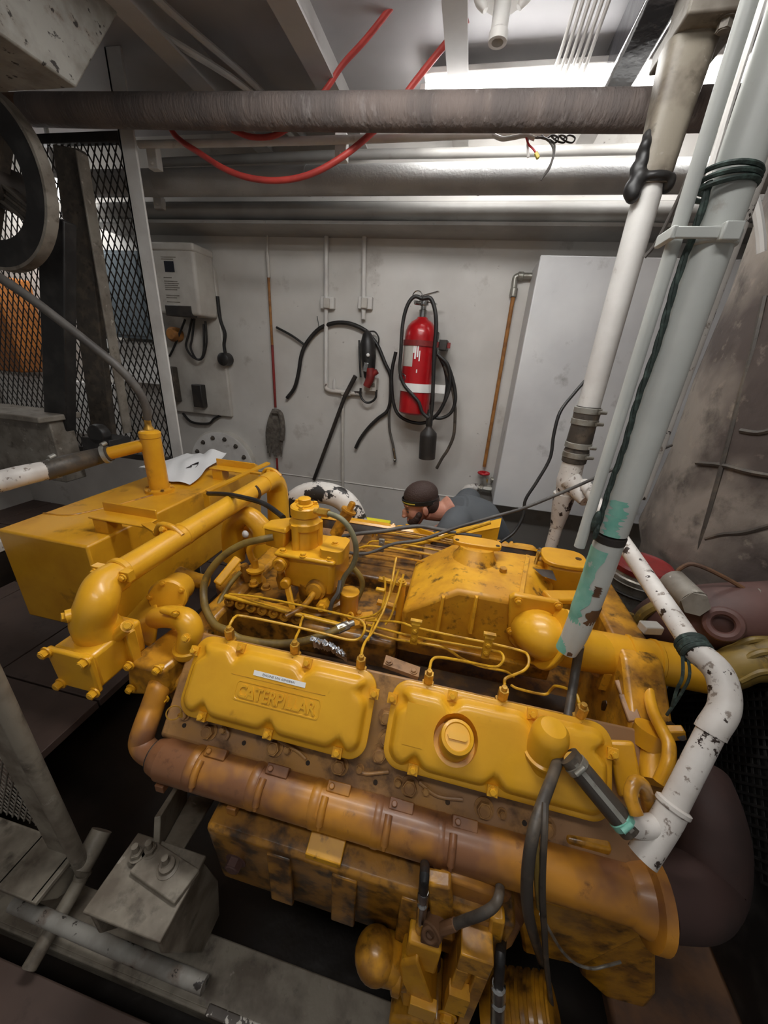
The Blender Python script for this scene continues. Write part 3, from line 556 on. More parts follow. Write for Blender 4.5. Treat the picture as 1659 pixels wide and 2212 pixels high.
b = B(); b.tube([wl(1022, 1052, .06), wl(1085, 1060, .06)], .021, 16, smooth=False); b.lathe(wl(1048, 1055, .06)-X_*.04, X_, [(.03, 0), (.03, .02), (.024, .024), (.03, .06), (.03, .08)], 8); b.cyl(wl(1048, 1055, .06), wl(1045, 1030, .06), .018); build(b, 'body', 'galv', t)
b = B(); p = wl(1045, 1022, .06); b.torus(p, Z_, .036, .008, 24, 8); b.cyl(p-Z_*.012, p+Z_*.014, .012)
for k in range(5): a = k*2*math.pi/5; b.tube([p, p+V(.034*math.cos(a), .034*math.sin(a), 0)], .006, 6, smooth=False)
build(b, 'handwheel', 'redhandle', t)
b = B(); b.cyl(wl(1048, 1055, .06)+Z_*.03, wl(1048, 1055, .06)+Z_*.07, .008); build(b, 'stem', 'brass', t)
b = B(); b.tube([wl(1004, 1070, .06), wl(1000, 1108, .06), wl(997, 1125, .06)], .027, 16, smooth=False); build(b, 'drain_sleeve', 'blackmetal', t)
b = B(); b.tube([wl(1060, 1036, .05), wl(1085, 1040, .05)], .018, 12, smooth=False); build(b, 'side_pipe', 'galv', t)
# big white cabinet panel
P = lambda px, py: W(px, py, Y=2.38)
x0, x1, zt, zb = .285, 1.30, P(1165, 553).z, P(1120, 1095).z-.005
t = thing('wall_cabinet', 'large blank white cabinet hung on the bulkhead behind the pipes', 'cabinet', ((x0+x1)/2, 2.5, zb))
b = B(); b.box((x0, 2.40, zb), (x1, WY, zt)); build(b, 'body', 'panel', t, bevel=.004)
b = B(); b.box((x0-.006, 2.382, zb-.006), (x1+.006, 2.40, zt+.006)); build(b, 'door', 'panel', t, bevel=.006)
# =============================================================== THE MAN BEHIND THE ENGINE
t = thing('person', 'man in a grey T-shirt and dark headband crouching behind the engine', 'person', (-.05, 2.15, -1.6))
hf = V(-.90, -.30, -.30).normalized(); hl = V(0, 0, 1).cross(hf).normalized()*1.0; hu = hf.cross(hl).normalized()
if hu.z < 0: hu = -hu; hl = -hl
hc = W(907, 1087, Y=2.0)
HP = lambda f, l, u: hc+hf*f+hl*l+hu*u
rotm = Matrix((hf, hl, hu)).transposed()
b = B()
b.ball(HP(-.012, 0, .03), .1, (1.0, .77, .92), 28, 20, rotm)                       # skull
b.ball(HP(.035, 0, -.035), .08, (.74, .80, 1.0), 24, 16, rotm)                     # face
b.ball(HP(.045, 0, -.095), .045, (.95, 1.0, .75), 20, 12, rotm)                    # jaw and chin
b.ball(HP(.07, 0, .02), .05, (.5, 1.05, .4), 18, 12, rotm)                         # brow
b.ball(HP(.098, 0, -.034), .03, (.55, .5, .95), 16, 10, rotm); b.ball(HP(.106, 0, -.052), .017, (1, 1.05, .8), 14, 8, rotm)   # nose
b.ball(HP(.086, 0, -.082), .022, (.6, 1.2, .35), 14, 8, rotm); b.ball(HP(.084, 0, -.096), .022, (.6, 1.1, .35), 14, 8, rotm)   # lips
for s in (-1, 1):
    b.ball(HP(-.012, s*.082, -.022), .032, (.55, .3, 1.0), 14, 10, rotm); b.ball(HP(.06, s*.036, -.045), .026, (.7, .8, .7), 14, 10, rotm)
nb = V(.02, 2.08, -.80)
b.tube([HP(-.03, 0, -.05), (HP(-.05, 0, -.10)+nb)/2, nb], [.062, .06, .075], 20)   # neck
hip = V(.32, 2.30, -1.22)
b.tube([nb+V(.02, .01, -.02), V(.14, 2.14, -.92), V(.25, 2.24, -1.08), hip], [.11, .165, .155, .16], 24)
sh = {-1: V(.04, 1.93, -.87), 1: V(.12, 2.34, -.84)}
def hand(b, wr, d, side):
    """palm, four fingers of unequal length, thumb"""
    d = Vector(d).normalized(); s = d.cross(Vector(side)).normalized(); n = s.cross(d)
    b.tube([wr, wr+d*.05, wr+d*.09], [.026, .032, .034], 14); b.obox(wr+d*.055, d*.04, s*.036, n*.012)
    for k, L in enumerate((.07, .08, .075, .058)):
        o = wr+d*.092+s*(.030-.020*k); b.tube([o-d*.02, o+d*L*.4-n*.004, o+d*L*.75-n*.018, o+d*L*.9-n*.036], [.0095, .0092, .0085, .0075], 8)
    o = wr+d*.03+s*.03; b.tube([o-s*.008, o+d*.022+s*.022-n*.01, o+d*.055+s*.028-n*.024], [.012, .011, .009], 8)
arms = {-1: (V(-.10, 1.86, -1.08), V(-.30, 1.80, -.98)), 1: (V(-.02, 2.42, -1.10), V(-.22, 2.25, -1.18))}
for s in (-1, 1):
    el, wr = arms[s]; b.tube([sh[s], (sh[s]+el)/2, el, (el+wr)/2, wr], [.062, .052, .044, .040, .028], 16); hand(b, wr, wr-el, V(0, 0, 1))
legs = {-1: (V(-.02, 2.12, -1.34), V(.14, 2.08, -1.98)), 1: (V(.02, 2.46, -1.34), V(.20, 2.50, -1.98))}
for s in (-1, 1):
    kn, an = legs[s]; b.tube([hip+V(0, s*.08, 0), (hip+kn)/2+V(0, s*.06, .02), kn, (kn+an)/2, an], [.10, .085, .062, .058, .042], 16)
    b.tube([an+V(.03, 0, -.03), an+V(-.06, 0, -.07), an+V(-.16, 0, -.09)], [.045, .042, .03], 14)
o = build(b, 'body', 'skin', t)
md = o.modifiers.new('skin_surface', 'REMESH'); md.mode = 'VOXEL'; md.voxel_size = .0055; md.use_smooth_shade = True
md = o.modifiers.new('soften', 'SMOOTH'); md.iterations = 3; md.factor = .5
def cloth(bl, name, mt, vox=.008):
    o = build(bl, name, mt, t); md = o.modifiers.new('surface', 'REMESH'); md.mode = 'VOXEL'; md.voxel_size = vox; md.use_smooth_shade = True
    md = o.modifiers.new('soften', 'SMOOTH'); md.iterations = 4; return o
b = B(); b.tube([nb+V(.012, .005, -.015), V(.14, 2.14, -.92), V(.25, 2.24, -1.08), hip], [.115, .190, .182, .184], 24)
b.tube([nb+V(-.0, .0, .0), nb+V(.05, .03, -.06)], [.085, .13], 20)
for s in (-1, 1): b.tube([nb+V(.05, s*.04, -.05), sh[s], sh[s].lerp(arms[s][0], .3), sh[s].lerp(arms[s][0], .62)], [.09, .084, .074, .068], 18)
cloth(b, 'shirt', 'shirt')
b = B()
for s in (-1, 1):
    kn, an = legs[s]; b.tube([hip+V(0, s*.07, 0), (hip+kn)/2+V(0, s*.06, .02), kn, (kn+an)/2, an+V(0, 0, .03)], [.125, .10, .078, .074, .062], 16)
b.ball(hip, .165, (1, 1.1, .8)); cloth(b, 'trousers', 'trouser', .01)
b = B(); b.ball(HP(-.016, 0, .050), .1025, (1.0, .80, .80), 28, 20, rotm); b.ball(HP(-.052, 0, -.005), .074, (.80, 1.06, 1.1), 20, 14, rotm)
for s in (-1, 1): b.tube([HP(.088, s*.014, -.004), HP(.088, s*.030, .001), HP(.076, s*.046, -.004)], .006, 8)
boolish = cloth(b, 'hair', 'hair', .006)
for s in (-1, 1): build(B().ball(HP(.083, s*.032, -.018), .011, (.6, 1.3, .5), 12, 8, rotm), 'eye', 'hair', t)
b = B()                                                                            # close beard along the jaw
for a in range(-5, 6):
    w = a/5*1.5; b.ball(HP(.048*math.cos(w)+.024, .062*math.sin(w), -.098+.055*abs(a/5)**2), .027-.007*abs(a/5), (1, 1, 1.05), 12, 8, rotm)
b.ball(HP(.082, 0, -.072), .018, (.5, 1.5, .35), 12, 8, rotm); cloth(b, 'beard', 'hair', .005)
b = B()
band = lambda rr, u0: [HP(-.010+(.102+rr)*math.cos(w), (.081+rr)*math.sin(w), u0+.020*math.cos(w)) for w in [2*math.pi*k/40 for k in range(40)]]
b.rings([band(.000, .012), band(.005, .013), band(.005, .037), band(.000, .038)], False, False); build(b, 'headband', 'black', t)
b = B(); ws = [math.radians(-12+76*k/12) for k in range(13)]
b.rings([[HP(-.010+.1085*math.cos(w), .0875*math.sin(w), u+.020*math.cos(w)) for w in ws] for u in (.022, .029)], False, False); build(b, 'headband_strip', 'amber', t)
# =============================================================== PIPES ON THE RIGHT
px, py_ = .4875, 1.65
t = thing('drain_pipe', 'white drain pipe standing behind the engine with a clamped rubber sleeve', 'pipe', (px, py_, -1.6))
b = B(); b.tube([(px, py_, .72), (px, py_, .3), (px, py_, -.14)], .042, 28, 4); build(b, 'pipe', 'white', t)
b = B(); b.lathe(V(px, py_, -.36), Z_, [(.044, 0), (.048, .004), (.049, .05), (.046, .06), (.049, .09), (.047, .15), (.049, .20), (.046, .225), (.044, .23)], 28); build(b, 'rubber_sleeve', 'greydark', t)
for z in (-.145, -.19, -.285, -.325):
    b = B(); b.lathe(V(px, py_, z-.012), Z_, [(.0485, 0), (.0512, .002), (.0512, .022), (.0485, .024)], 28); b.cyl((px+.028, py_-.052, z), (px+.056, py_-.042, z), .007, n=10); build(b, 'hose_clamp', 'galv', t)
b = B(); b.tube([(px, py_, -.35), (px, py_, -.44), (px+.004, py_, -.52)], [.042, .048, .036], 26); b.tube([(px, py_-.0, -.50), (px+.002, py_, -.58), (px+.004, py_, -.66)], [.046, .038, .027], 22)
b.tube([(px-.0, py_-.02, -.43), (px+.035, py_-.05, -.465), (px+.06, py_-.10, -.49)], [.044, .038, .028], 20); build(b, 'wye_fitting', 'whitechip', t)
b = B(); b.tube([(px+.004, py_, -.62), (px+.004, py_, -1.0), (px+.004, py_, -1.6)], .026, 20, 3); build(b, 'lower_pipe', 'whitechip', t)
# tarred hanger / deck penetration above it
t = thing('deck_penetration', 'grey tapered pipe boot hanging from the ceiling over the drain pipe', 'pipe boot', (px, py_, .55))
z1 = .885
b = B()
prof = [(.56, .048, .048), (.60, .051, .05), (.66, .053, .052), (.74, .057, .056), (.82, .062, .06), (z1, .066, .064)]
b.rings([[V(px+a*math.copysign(abs(math.cos(w))**.6, math.cos(w)), py_+d*math.copysign(abs(math.sin(w))**.6, math.sin(w)), z) for w in [2*math.pi*k/28 for k in range(28)]] for z, a, d in prof]); build(b, 'boot', 'dimgrimegrey', t)
b = B(); b.box((px-.06, py_-.12, z1), (px+.10, py_+.12, z1+.05)); build(b, 'mounting_block', 'greypaint', t, bevel=.006)
b = B(); b.box((px-.04, py_-.10, z1+.05), (px+.09, py_+.10, 1.2)); build(b, 'stool', 'greypaint', t, bevel=.006)
b = B(); b.hexb((px+.05, py_-.085, z1), -Z_, .018, .02); build(b, 'nut', 'greypaint', t)
b = B()
for k in range(12): b.ball(V(px-.052-.006*math.sin(k*1.7), py_-.034+.005*(k % 3), .535+.013*k), .024-.0010*k+.003*(k % 2), (1, 1, 1.2), 12, 8)
b.ball(V(px+.045, py_-.02, .565), .026, (.8, 1, 1.1), 12, 8); b.torus(V(px, py_, .575), Z_, .050, .014, 24, 8)
o = build(b, 'tar_drip', 'black', t); md = o.modifiers.new('merge', 'REMESH'); md.mode = 'VOXEL'; md.voxel_size = .006; md.use_smooth_shade = True; md = o.modifiers.new('soften', 'SMOOTH'); md.iterations = 4
# pipe with teal primer, its thin companion pipes, clamp and rope
px, py_ = .333, .76
t = thing('vertical_pipe', 'pale grey pipe in the right foreground with teal primer and a broken lower end', 'pipe', (px, py_, -.64))
b = B(); b.tube([(px, py_, 1.2), (px, py_, .4), (px, py_, -.30)], .0285, 28, 4); build(b, 'pipe', 'tealpipe', t)
b = B(); b.tube([(px, py_, -.318), (px-.0, py_, -.45), (px-.004, py_, -.56), (px-.010, py_, -.615)], [.0285, .028, .027, .023], 24); build(b, 'lower_pipe', 'tealpipe', t)
b = B(); b.lathe(V(px, py_, -.322), Z_, [(.026, 0), (.0294, .002), (.0294, .016), (.026, .018)], 28); build(b, 'dark_joint', 'blackmetal', t)
cam_a = math.atan2(-py_, -px)
def patch(z0, z1_, a0, a1, r, mt, name, wob=.35, seed=1):
    rnd = random.Random(seed); n = 26; b = B(); R = []
    for i in range(n+1):
        z = z0+(z1_-z0)*i/n; w0 = a0+wob*(rnd.random()-.5); w1 = a1+wob*(rnd.random()-.5)
        rr = r if z > -.5 else r-.0045*(-.5-z)/.115-.0012
        cxx = px-.0035*max(0, (-.45-z)/.11) - .0065*max(0, (-.56-z)/.055)
        R.append([V(cxx+rr*math.cos(cam_a+w0+(w1-w0)*k/8), py_+rr*math.sin(cam_a+w0+(w1-w0)*k/8), z) for k in range(9)])
    R2 = R
    V_ = [b.vs(q) for q in R2]
    for p, q in zip(V_, V_[1:]):
        for k in range(8): b.face((p[k], p[k+1], q[k+1], q[k]))
    o = build(b, name, mt, t); return o
patch(-.612, -.335, -1.65, -.05, .0292, 'teal', 'teal_patch', .5, 3)
patch(-.30, -.225, -.6, .35, .0291, 'teal', 'teal_patch', .5, 5)
patch(-.612, -.475, .30, 1.7, .0293, 'rustend', 'bare_patch', .4, 8)
patch(-.44, -.415, .15, .6, .0293, 'rustend', 'bare_patch', .2, 9)
def parallel(x, y, r, z0, z1_, mt, label, name='conduit_pipe'):
    b = B(); b.tube([(x, y, z1_), (x, y, (z0+z1_)/2), (x, y, z0)], r, 18, 3); return tag(build(b, name, mt), label, 'pipe')
parallel(px-.054, py_-.005, .0105, -.34, 1.2, 'tealpipe', 'thin pale pipe strapped along the left side of the teal-patched pipe')
parallel(px+.075, py_+.10, .012, -.25, 1.2, 'whitechip', 'thin rust-streaked pipe close behind the right side of the teal-patched pipe')
b = B(); b.lathe(V(px, py_, .185), Z_, [(.029, 0), (.0325, .001), (.0325, .020), (.029, .021)], 28); b.box((px-.070, py_-.034, .188), (px-.0, py_-.028, .203)); b.box((px-.072, py_-.034, .187), (px-.064, py_+.02, .204)); b.box((px-.010, py_-.044, .184), (px+.014, py_-.029, .207))
tag(build(b, 'pipe_strap', 'tealpipe', bevel=.002), 'painted strap tying the thin pipe to the teal-patched pipe', 'strap')
b = B()
pts = [(px-.036+.0012*math.sin(k*1.3), py_-.014-.001*math.cos(k), .26-.035*k) for k in range(17)]
for ph in (0, 2.1, 4.2):
    b.tube([V(*p)+V(.0026*math.cos(ph+k*1.9), .0026*math.sin(ph+k*1.9), 0) for k, p in enumerate(pts)], .0032, 6, 4)
tag(build(b, 'rope', 'rope'), 'dark green rope running down between the two right-hand pipes', 'rope')
b = B()
for k in range(3): b.torus(V(px-.008, py_, .255+.008*k), V(.08*(k-1), .06, 1), .036, .0034, 30, 6)
tag(build(b, 'rope_lashing', 'rope'), 'dark rope lashing wound round the teal-patched pipe above the strap', 'rope')
b = B(); b.ball(V(px-.042, py_-.016, -.275), .009, (.9, .9, 2.6), 12, 8); b.ball(V(px-.038, py_-.022, -.295), .006, (.9, .9, 3), 10, 6); tag(build(b, 'rope_knot', 'rope'), 'frayed dark rope end just above the teal patch', 'rope')
# dark sheath under the broken pipe
wire([W(1252, 1395, Y=.775), W(1243, 1450, Y=.765), W(1232, 1520, Y=.70), W(1218, 1600, Y=.62), W(1196, 1670, Y=.53), W(1170, 1740, Y=.46), W(1152, 1800, Y=.42), W(1142, 1860, Y=.40), W(1138, 1915, Y=.39), W(1140, 1965, Y=.39), W(1150, 2010, Y=.42), W(1165, 2060, Y=.50), W(1180, 2110, Y=.62)], .0105, 'greydark', 'cable_sheath', 'dark grey sheathed cable dropping from the broken pipe end across the engine', 'cable', n=14)
wire([W(1178, 1735, Y=.455), W(1176, 1800, Y=.42), W(1172, 1880, Y=.40), W(1172, 1950, Y=.39), W(1176, 2010, Y=.40), W(1180, 2080, Y=.42), W(1190, 2160, Y=.46), W(1200, 2240, Y=.52)], .006, 'greydark', 'cable', 'thin dark cable hanging beside the sheathed cable', 'cable')
wire([W(1160, 1750, Y=.45), W(1158, 1830, Y=.41), W(1160, 1900, Y=.40), W(1165, 1960, Y=.395)], .0055, 'oldhose', 'cable', 'brown stained wire hanging beside the sheathed cable', 'cable')
wire([W(1168, 1975, Y=.40), W(1190, 2015, Y=.41), W(1215, 2055, Y=.43), W(1245, 2082, Y=.45), W(1280, 2092, Y=.46), W(1310, 2086, Y=.47), W(1340, 2078, Y=.49)], .003, 'galv', 'wire', 'thin bare wire drooping from the dark cables at lower right', 'wire')
# breather rail pipe
A0, A1, A2, A3 = W(1262, 1045, d=1.52), W(1502, 1405, d=.78), W(1564, 1487, d=.72), W(1540, 1572, d=.70)
A4, A5 = W(1444, 1762, d=.69), W(1396, 1836, d=.685)
t = thing('breather_pipe', 'flaking white pipe bent down like a handrail at the right of the engine', 'pipe', A5)
b = B(); b.tube([A0, A0.lerp(A1, .5), A1], .0225, 24, 4); build(b, 'upper_pipe', 'whitechip', t)
b = B(); b.tube([A1-(A1-A0).normalized()*.012, A1, W(1546, 1444, d=.74), A2, W(1563, 1533, d=.705), A3, A3+(A4-A3).normalized()*.012], .0255, 24, 6); build(b, 'elbow', 'whitechip', t)
b = B(); b.tube([A3, A3.lerp(A4, .5), A4], .0222, 24, 4); build(b, 'lower_pipe', 'whitechip', t)
d = (A4-A3).normalized()
b = B(); b.tube([A4-d*.022, A4+d*.012, A5+d*.016], .0255, 24, 4); b.lathe(A4-d*.026, d, [(.023, 0), (.0290, .003), (.0290, .010), (.026, .013)], 26)
Hb = W(1352, 1782, d=.69); Ht = W(1238, 1645, d=.73)
b.tube([A4+d*.02, A4.lerp(Hb, .55)+d*.012, Hb+(Ht-Hb)*.08], .0205, 22); build(b, 'tee', 'whitechip', t)
b = B(); dd = (A1-A0).normalized(); rp = A1-dd*.02
for k in range(4): b.torus(rp+dd*(.009*k), dd+V(.05*(k % 2), .06*((k+1) % 2), 0), .0265, .005, 28, 6)
b.tube([rp+UP*.018-RT*.02, W(1475, 1455, d=.77), W(1462, 1490, d=.78), W(1452, 1525, d=.79)], .0035, 6); b.tube([rp+UP*.018-RT*.02, W(1490, 1452, d=.77), W(1470, 1500, d=.78), W(1440, 1545, d=.80)], .003, 6)
tag(build(b, 'rope_wrapping', 'rope'), 'dark green rope wound round the bend of the flaking white pipe', 'rope')
t = thing('breather_hose', 'short dark hose with two worm clamps joining the white pipe to the breather', 'hose', Hb)
d = (Ht-Hb).normalized(); b = B(); b.tube([Hb-d*.01, Hb.lerp(Ht, .5), Ht+d*.012], .0212, 24, 4); build(b, 'hose', 'greydark', t)
b = B(); n_ = (FW*-1-d*d.dot(FW*-1)).normalized(); s_ = d.cross(n_)
b.obox(Hb.lerp(Ht, .5)+n_*.0204+s_*.002, d*.066, s_*.0045, n_*.0016); build(b, 'printed_stripe', 'galv', t)
for q, mt in ((.07, 'teal'), (.93, 'galv')):
    c = Hb.lerp(Ht, q); b = B(); b.lathe(c-d*.007, d, [(.0212, 0), (.0232, .001), (.0232, .013), (.0212, .014)], 28); b.cyl(c+n_*.024-s_*.011, c+n_*.024+s_*.011, .005, n=12); build(b, 'hose_clamp', mt, t)
# cables from the engine up to the pipes
wire([W(730, 1190, Y=1.2), W(790, 1196, Y=1.2), W(850, 1175, Y=1.22), W(910, 1166, Y=1.24), W(985, 1140, Y=1.28), W(1060, 1118, Y=1.32), W(1130, 1098, Y=1.36), W(1200, 1070, Y=1.42), W(1262, 1043, Y=1.48), W(1320, 1016, Y=1.55), W(1380, 990, Y=1.65), W(1450, 962, Y=1.8)], .0062, 'greyhose', 'cable', 'grey cable rising from the engine past the pipes to the right', 'cable', n=10)
wire([W(1266, 820, Y=1.66), W(1240, 850, Y=1.64), W(1210, 890, Y=1.6), W(1196, 940, Y=1.58), W(1188, 990, Y=1.56), W(1160, 1040, Y=1.54), W(1135, 1080, Y=1.52), W(1130, 1115, Y=1.5), W(1110, 1150, Y=1.47), W(1080, 1172, Y=1.44)], .0065, 'black', 'wire', 'black wire hanging in an S-curve from the drain pipe to the engine', 'wire', n=10)
wire([W(1500, 345, Y=1.5), W(1470, 420, Y=1.55), W(1420, 520, Y=1.6), W(1392, 556, Y=1.62)], .006, 'greyhose', 'cord', 'grey cord slanting between the two right-hand pipes', 'cord')
wire([V(W(1600, 150, Y=1.2).x, 1.2, 1.19), W(1600, 150, Y=1.2), W(1555, 300, Y=1.2), W(1540, 350, Y=1.2), W(1520, 430, Y=1.2)], .008, 'white', 'conduit', 'thin bright white conduit behind the thin strapped pipe', 'conduit')
wire([W(1614, 392, Y=1.5), W(1632, 440, Y=1.5), W(1642, 500, Y=1.5), W(1645, 545, Y=1.5)], .012, 'white', 'hose', 'white hose curving down near the right edge', 'hose')
# lagged exhaust trunk
LC, LR = V(1.46, 1.62, 0), .585
def Wc(px_, py__, r=LR):
    q = ray(px_, py__); a = q.x**2+q.y**2; bb = -2*(q.x*LC.x+q.y*LC.y); c = LC.x**2+LC.y**2-r*r
    D = max(bb*bb-4*a*c, 0); return q*((-bb-math.sqrt(D))/(2*a))
t = thing('lagged_exhaust', 'big grimy cloth-lagged exhaust trunk along the right edge', 'exhaust', (LC.x, LC.y, -1.6))
b = B(); b.lathe(V(LC.x, LC.y, -1.6), Z_, [(.52, 0), (.54, .5), (.56, .85), (.60, .95), (LR+.006, 1.05), (LR-.004, 1.3), (LR+.005, 1.6), (LR-.006, 1.9), (LR, 2.2), (LR, 2.8)], 64); build(b, 'lagging', 'lagging', t)
for pts in ([(1652, 640), (1630, 740), (1600, 850), (1575, 950), (1545, 1060), (1520, 1150), (1508, 1195)], [(1525, 1165), (1560, 1155), (1610, 1150), (1665, 1135)], [(1600, 930), (1640, 935), (1680, 925)], [(1505, 1000), (1560, 1005), (1620, 1020), (1680, 1030)]):
    b = B(); b.tube([Wc(*p) for p in pts], .008, 6); build(b, 'seam', 'greydark', t)
# rusty turbo pipe with plug, yellow-brown hose, red-lidded pail, black mesh guard
t = thing('exhaust_elbow', 'rusty red-brown exhaust casting with a hex plug at the right edge', 'exhaust pipe', W(1540, 1400, Y=1.05))
b = B(); b.tube([W(1385, 1375, Y=1.18), W(1450, 1345, Y=1.12), W(1540, 1335, Y=1.07), W(1640, 1330, Y=1.05), W(1780, 1330, Y=1.05), V(1.46, 1.12, W(1780, 1330, Y=1.05).z)], [.07, .095, .10, .095, .095, .095], 28); build(b, 'casting', 'rustpipe', t)
p = W(1478, 1278, Y=1.07); q = W(1498, 1300, Y=1.0); b = B(); b.cyl(p+V(-.03, .02, .02), q, .036, n=16); b.cyl(q+(p-q)*.3, q+(q-p)*.25, .034, n=6); build(b, 'hex_plug', 'greypaint', t)
p = W(1562, 1348, Y=.965); b = B(); b.torus(p, p*-1, .034, .012, 24, 8); build(b, 'boss', 'rustpipe', t)
wire([W(1440, 1330, Y=1.12), W(1455, 1250, Y=1.10), W(1480, 1222, Y=1.10), W(1510, 1222, Y=1.09), W(1570, 1250, Y=1.07), W(1630, 1285, Y=1.05), W(1690, 1312, Y=1.05)], .006, 'rustend', 'wire', 'thin rusty wire running over the exhaust casting', 'wire')
b = B(); b.tube([W(1632, 1278, Y=1.04), W(1650, 1295, Y=1.04), W(1672, 1302, Y=1.04)], .012, 10); tag(build(b, 'wire_clamp', 'greypaint'), 'grey clamp on the rusty wire at the right edge', 'clamp')
wire([W(1530, 1452, Y=.93), W(1570, 1448, Y=.93), W(1610, 1432, Y=.93), W(1660, 1428, Y=.93), W(1740, 1420, Y=.93), V(1.5, .98, W(1740, 1420, Y=.93).z)], .050, 'oldhose', 'lagged_hose', 'dusty yellow-brown lagged hose leaving the right edge', 'hose', n=22)
for k, (oy, oz) in enumerate(((.02, .055), (-.02, .05), (-.045, .01))):
    wire([W(1570, 1448, Y=.93)+V(0, oy, oz), W(1610, 1432, Y=.93)+V(0, oy, oz+.004), W(1660, 1428, Y=.93)+V(0, oy, oz)], .009, 'oldhose', 'hose', ('uppermost thin hose lying on the lagged yellow-brown hose', 'middle thin hose lying on the lagged yellow-brown hose', 'lowest thin hose along the lagged yellow-brown hose')[k], 'hose')
c = V(.765, 1.42, 0); t = thing('pail', 'grey pail with a dull red lid on the deck behind the pipes', 'pail', (c.x, c.y, -1.28))
zt = W(1362, 1232, Y=1.37).z
b = B(); b.lathe(V(c.x, c.y, zt-.36), Z_, [(.088, .08), (.102, .30), (.107, .31), (.107, .33), (.102, .335), (.102, .35), (.095, .36)], 36); build(b, 'pail_body', 'galv', t)
b = B(); b.lathe(V(c.x, c.y, zt-.01), Z_, [(.105, 0), (.107, .020), (.098, .028), (.094, .021)], 36); build(b, 'lid', 'redlid', t)
for z in (zt-.05, zt-.09):
    b = B(); b.torus(V(c.x, c.y, z), Z_, .104, .005, 36, 6); build(b, 'rim_band', 'blackmetal' if z < zt-.06 else 'galv', t)
b = B(); b.box((.65, 1.3, -1.6), (.87, 1.54, zt-.28)); tag(build(b, 'machine_plinth', 'blackmetal', bevel=.01), 'dark machine plinth under the pail', 'plinth')
for k, (pts, lab) in enumerate((([(1290, 1340), (1320, 1325), (1360, 1328), (1385, 1345)], 'upper stained hose looping behind the yellow intake pipe'), ([(1296, 1352), (1325, 1335), (1355, 1342), (1375, 1360)], 'lower stained hose looping behind the yellow intake pipe'))):
    wire([W(x, y, Y=1.15) for x, y in pts], .010, 'oldhose', 'hose', lab, 'hose')
wire([W(1370, 1365, Y=1.1), W(1385, 1330, Y=1.1), W(1410, 1312, Y=1.1), W(1440, 1300, Y=1.1)], .016, 'oldhose', 'pipe_fitting', 'short stained yellow pipe fitting behind the intake pipe', 'fitting')
b = B(); b.obox(W(1405, 1356, Y=1.0), V(.026, .006, 0), V(-.004, .016, 0), Z_*.013); tag(build(b, 'tape_piece', 'offwhite', bevel=.003), 'dirty white block on top of the yellow intake pipe', 'block')
t = thing('black_guard', 'black perforated guard at the lower right edge', 'guard', (.98, .8, -1.1))
mesh_panel('mesh', V(.90, .45, -1.15), Y_, Z_, 24, 12, .03, .036, .007, 'black', t)
b = B(); b.box((.915, .40, -1.5), (.93, 1.25, -.66)); b.box((.89, .40, -.70), (.93, 1.25, -.67)); build(b, 'backing', 'black', t, bevel=.003)
# =============================================================== THE ENGINE
EC = 1.08                                     # centre line between the two banks
ENG = thing('diesel_engine', 'large yellow V-twelve marine diesel engine filling the middle of the picture', 'engine', (0, EC, -1.7))
AL = math.radians(50)
UD, ND, O_ = V(0, -math.cos(AL), -math.sin(AL)), V(0, -math.sin(AL), math.cos(AL)), V(0, .66, -.715)
def K(x, u, n): return O_+X_*x+UD*u+ND*n
def Kpx(x, y, n=0.):
    """where a line of sight meets the near bank's cover plane raised by n: (x, u)"""
    r = ray(x, y); p = r*((O_.dot(ND)+n)/r.dot(ND)); return p.x, (p-O_).dot(UD)
def far(p): return V(p[0], 2*EC-p[1], p[2])
# crankcase and oil pan
b = B(); prof = [(.60, -.93), (.76, -.84), (.84, -1.0), (1.32, -1.0), (1.40, -.84), (1.56, -.93), (1.50, -1.12), (1.46, -1.45), (.70, -1.45), (.66, -1.12)]
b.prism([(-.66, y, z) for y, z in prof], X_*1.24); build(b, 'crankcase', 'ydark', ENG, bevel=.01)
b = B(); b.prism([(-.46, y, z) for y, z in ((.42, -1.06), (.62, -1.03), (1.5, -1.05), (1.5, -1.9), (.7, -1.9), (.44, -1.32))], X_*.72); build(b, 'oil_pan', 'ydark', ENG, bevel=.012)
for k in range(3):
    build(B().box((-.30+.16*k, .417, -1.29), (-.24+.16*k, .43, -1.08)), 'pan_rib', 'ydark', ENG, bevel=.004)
b = B(); p = W(510, 1858, Y=.43); b.hexb(p, -Y_, .02, .02); build(b, 'drain_plug', 'rustpipe', ENG)
